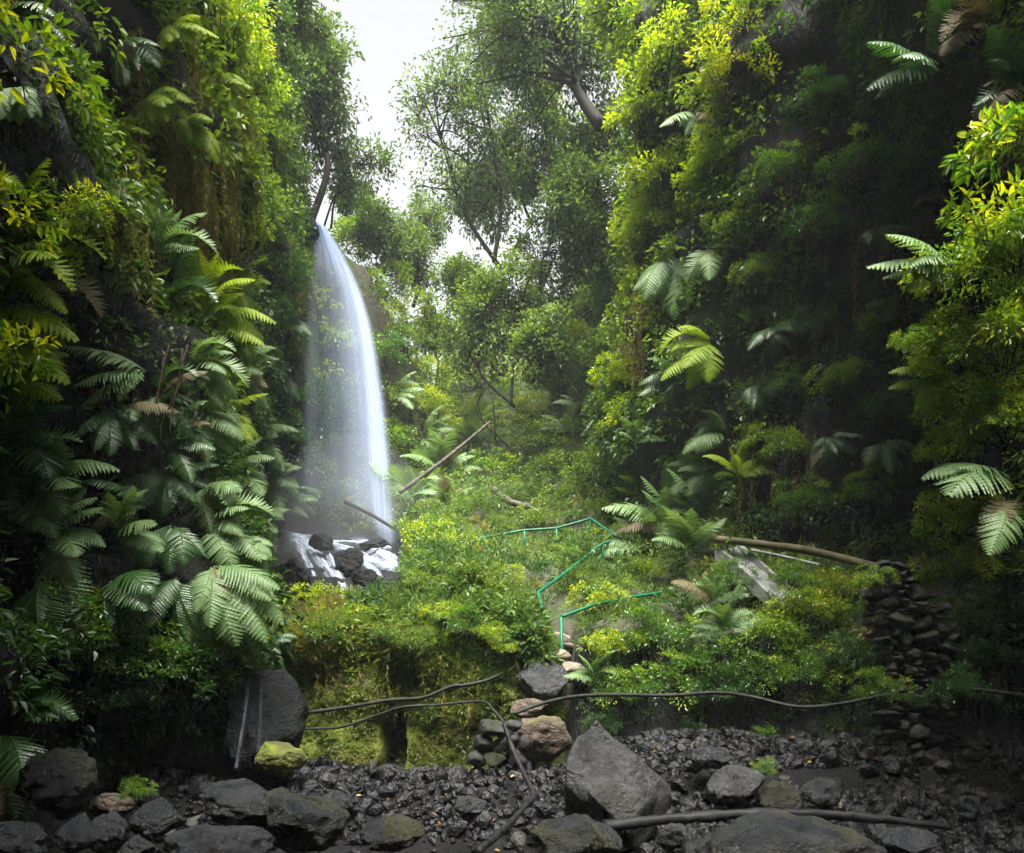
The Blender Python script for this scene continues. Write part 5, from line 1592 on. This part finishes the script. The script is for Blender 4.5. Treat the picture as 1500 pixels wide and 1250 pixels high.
def stream_ribbon(t, pts, seed, dens=0.9):
    """white water running over the rocks: pts (px, py, width px), laid on the rock seen there"""
    P = spline([(a, b, w) for a, b, w in pts], 12)
    nu = 11
    V, U, T, D = [], [], [], []
    Ys = np.array([hit(px, py)[0].y for px, py, w in P])
    Ys = np.minimum(np.convolve(np.pad(Ys, 6, 'edge'), np.ones(13) / 13, 'valid'), 24.0) - 0.25
    for i, (px, py, w) in enumerate(P):
        w = w * 1.2 * (1 + 0.35 * float(vn(i * 0.35, seed, 0, 9)))
        for j in range(nu):
            q = j / (nu - 1) * 2 - 1
            V.append(np.array(at(px + q * w * 0.5, py + 0.12 * w * q * q, Ys[i] + 0.12 * q * q)) + np.array([0, 0, 0.05 * float(vn(i * 0.6, j * 0.6, seed, 4))]))
            U.append(j / (nu - 1) + seed); T.append(i / len(P) * 3)
            e = i / (len(P) - 1)
            D.append(dens * (1 - abs(q) ** 1.5) * min(1, e * 8, (1 - e) * 6))
    c = np.array(t.location)
    link('water_strand', mesh('water_strand', np.array(V) - c, grid(len(P), nu), M_FOAM, True, {'su': U, 'st': T, 'dens': D}), t)


cas = empty('cascade', at(500, 850, 19.0), 'white cascade streaming over black rocks at the foot of the waterfall', 'cascade')
for a in ([(418, 776, 16), (440, 788, 34), (462, 806, 30), (482, 832, 22), (498, 852, 20), (514, 876, 18)],
          [(425, 780, 22), (470, 790, 34), (505, 800, 28), (535, 815, 26), (562, 828, 34), (582, 838, 20)],
          [(472, 796, 20), (485, 815, 14), (494, 838, 13), (503, 862, 10)],
          [(520, 786, 24), (550, 800, 40), (570, 818, 36), (584, 836, 14)],
          [(436, 796, 14), (448, 818, 10), (458, 838, 9), (466, 856, 6)],
          [(500, 800, 20), (520, 812, 18), (545, 832, 16), (560, 848, 10)],
          [(455, 790, 20), (500, 792, 26), (545, 796, 26), (580, 806, 16)]):
    stream_ribbon(cas, a, len(cas.children) * 1.7)
trk = empty('trickle', at(352, 1120, 10.4), 'thin trickle of water running down in front of the big black boulder', 'trickle')
for x0, x1 in ((366, 346), (384, 378)):
    P = spline([at(x0, 992, 10.55), at(x0 - (x0 - x1) * 0.4, 1050, 10.4), at(x1, 1125, 10.25)], 12)
    V, U, T, D = [], [], [], []
    for i, p in enumerate(P):
        for j, q in enumerate((-1, 0, 1)):
            V.append([p[0] + q * 0.03, p[1] - 0.02 * (q == 0), p[2]]); U.append(j * 0.3 + x0); T.append(i * 0.15); D.append((0.42 if q == 0 else 0.0) * (1 if x0 < 370 else 0.35) * min(1, i / 4))
    link('water_strand', mesh('water_strand', np.array(V) - np.array(trk.location), grid(len(P), 3), M_FOAM, True, {'su': U, 'st': T, 'dens': D}), trk)


# ------------------------------------------------------------------ the damp air of the gorge
def haze():
    V, F = box_v(-95, 95, -16, 135, -3.0, 60, np.random.default_rng(0), 0.0)
    m = bpy.data.materials.new('haze_air'); m.use_nodes = True
    n, l = m.node_tree.nodes, m.node_tree.links
    n.remove(n['Principled BSDF'])
    v = n.new('ShaderNodeVolumePrincipled')
    v.inputs['Color'].default_value = (0.86, 0.92, 1.0, 1)
    v.inputs['Density'].default_value = 0.0008
    l.new(v.outputs[0], n['Material Output'].inputs['Volume'])
    tag(link('haze', mesh('haze', V, F, m)), kind='stuff')


def mist():
    V, F = ICO[3]
    c = at(515, 770, 22.4)
    m = bpy.data.materials.new('spray'); m.use_nodes = True
    n, l = m.node_tree.nodes, m.node_tree.links
    n.remove(n['Principled BSDF'])
    v = n.new('ShaderNodeVolumePrincipled')
    v.inputs['Color'].default_value = (0.85, 0.92, 1.0, 1)
    v.inputs['Density'].default_value = 0.03
    l.new(v.outputs[0], n['Material Output'].inputs['Volume'])
    o = link('mist', mesh('mist', V * np.array([2.3, 1.7, 2.6]), F, m, True))
    o.location = c
    tag(o, kind='stuff')


haze()
mist()
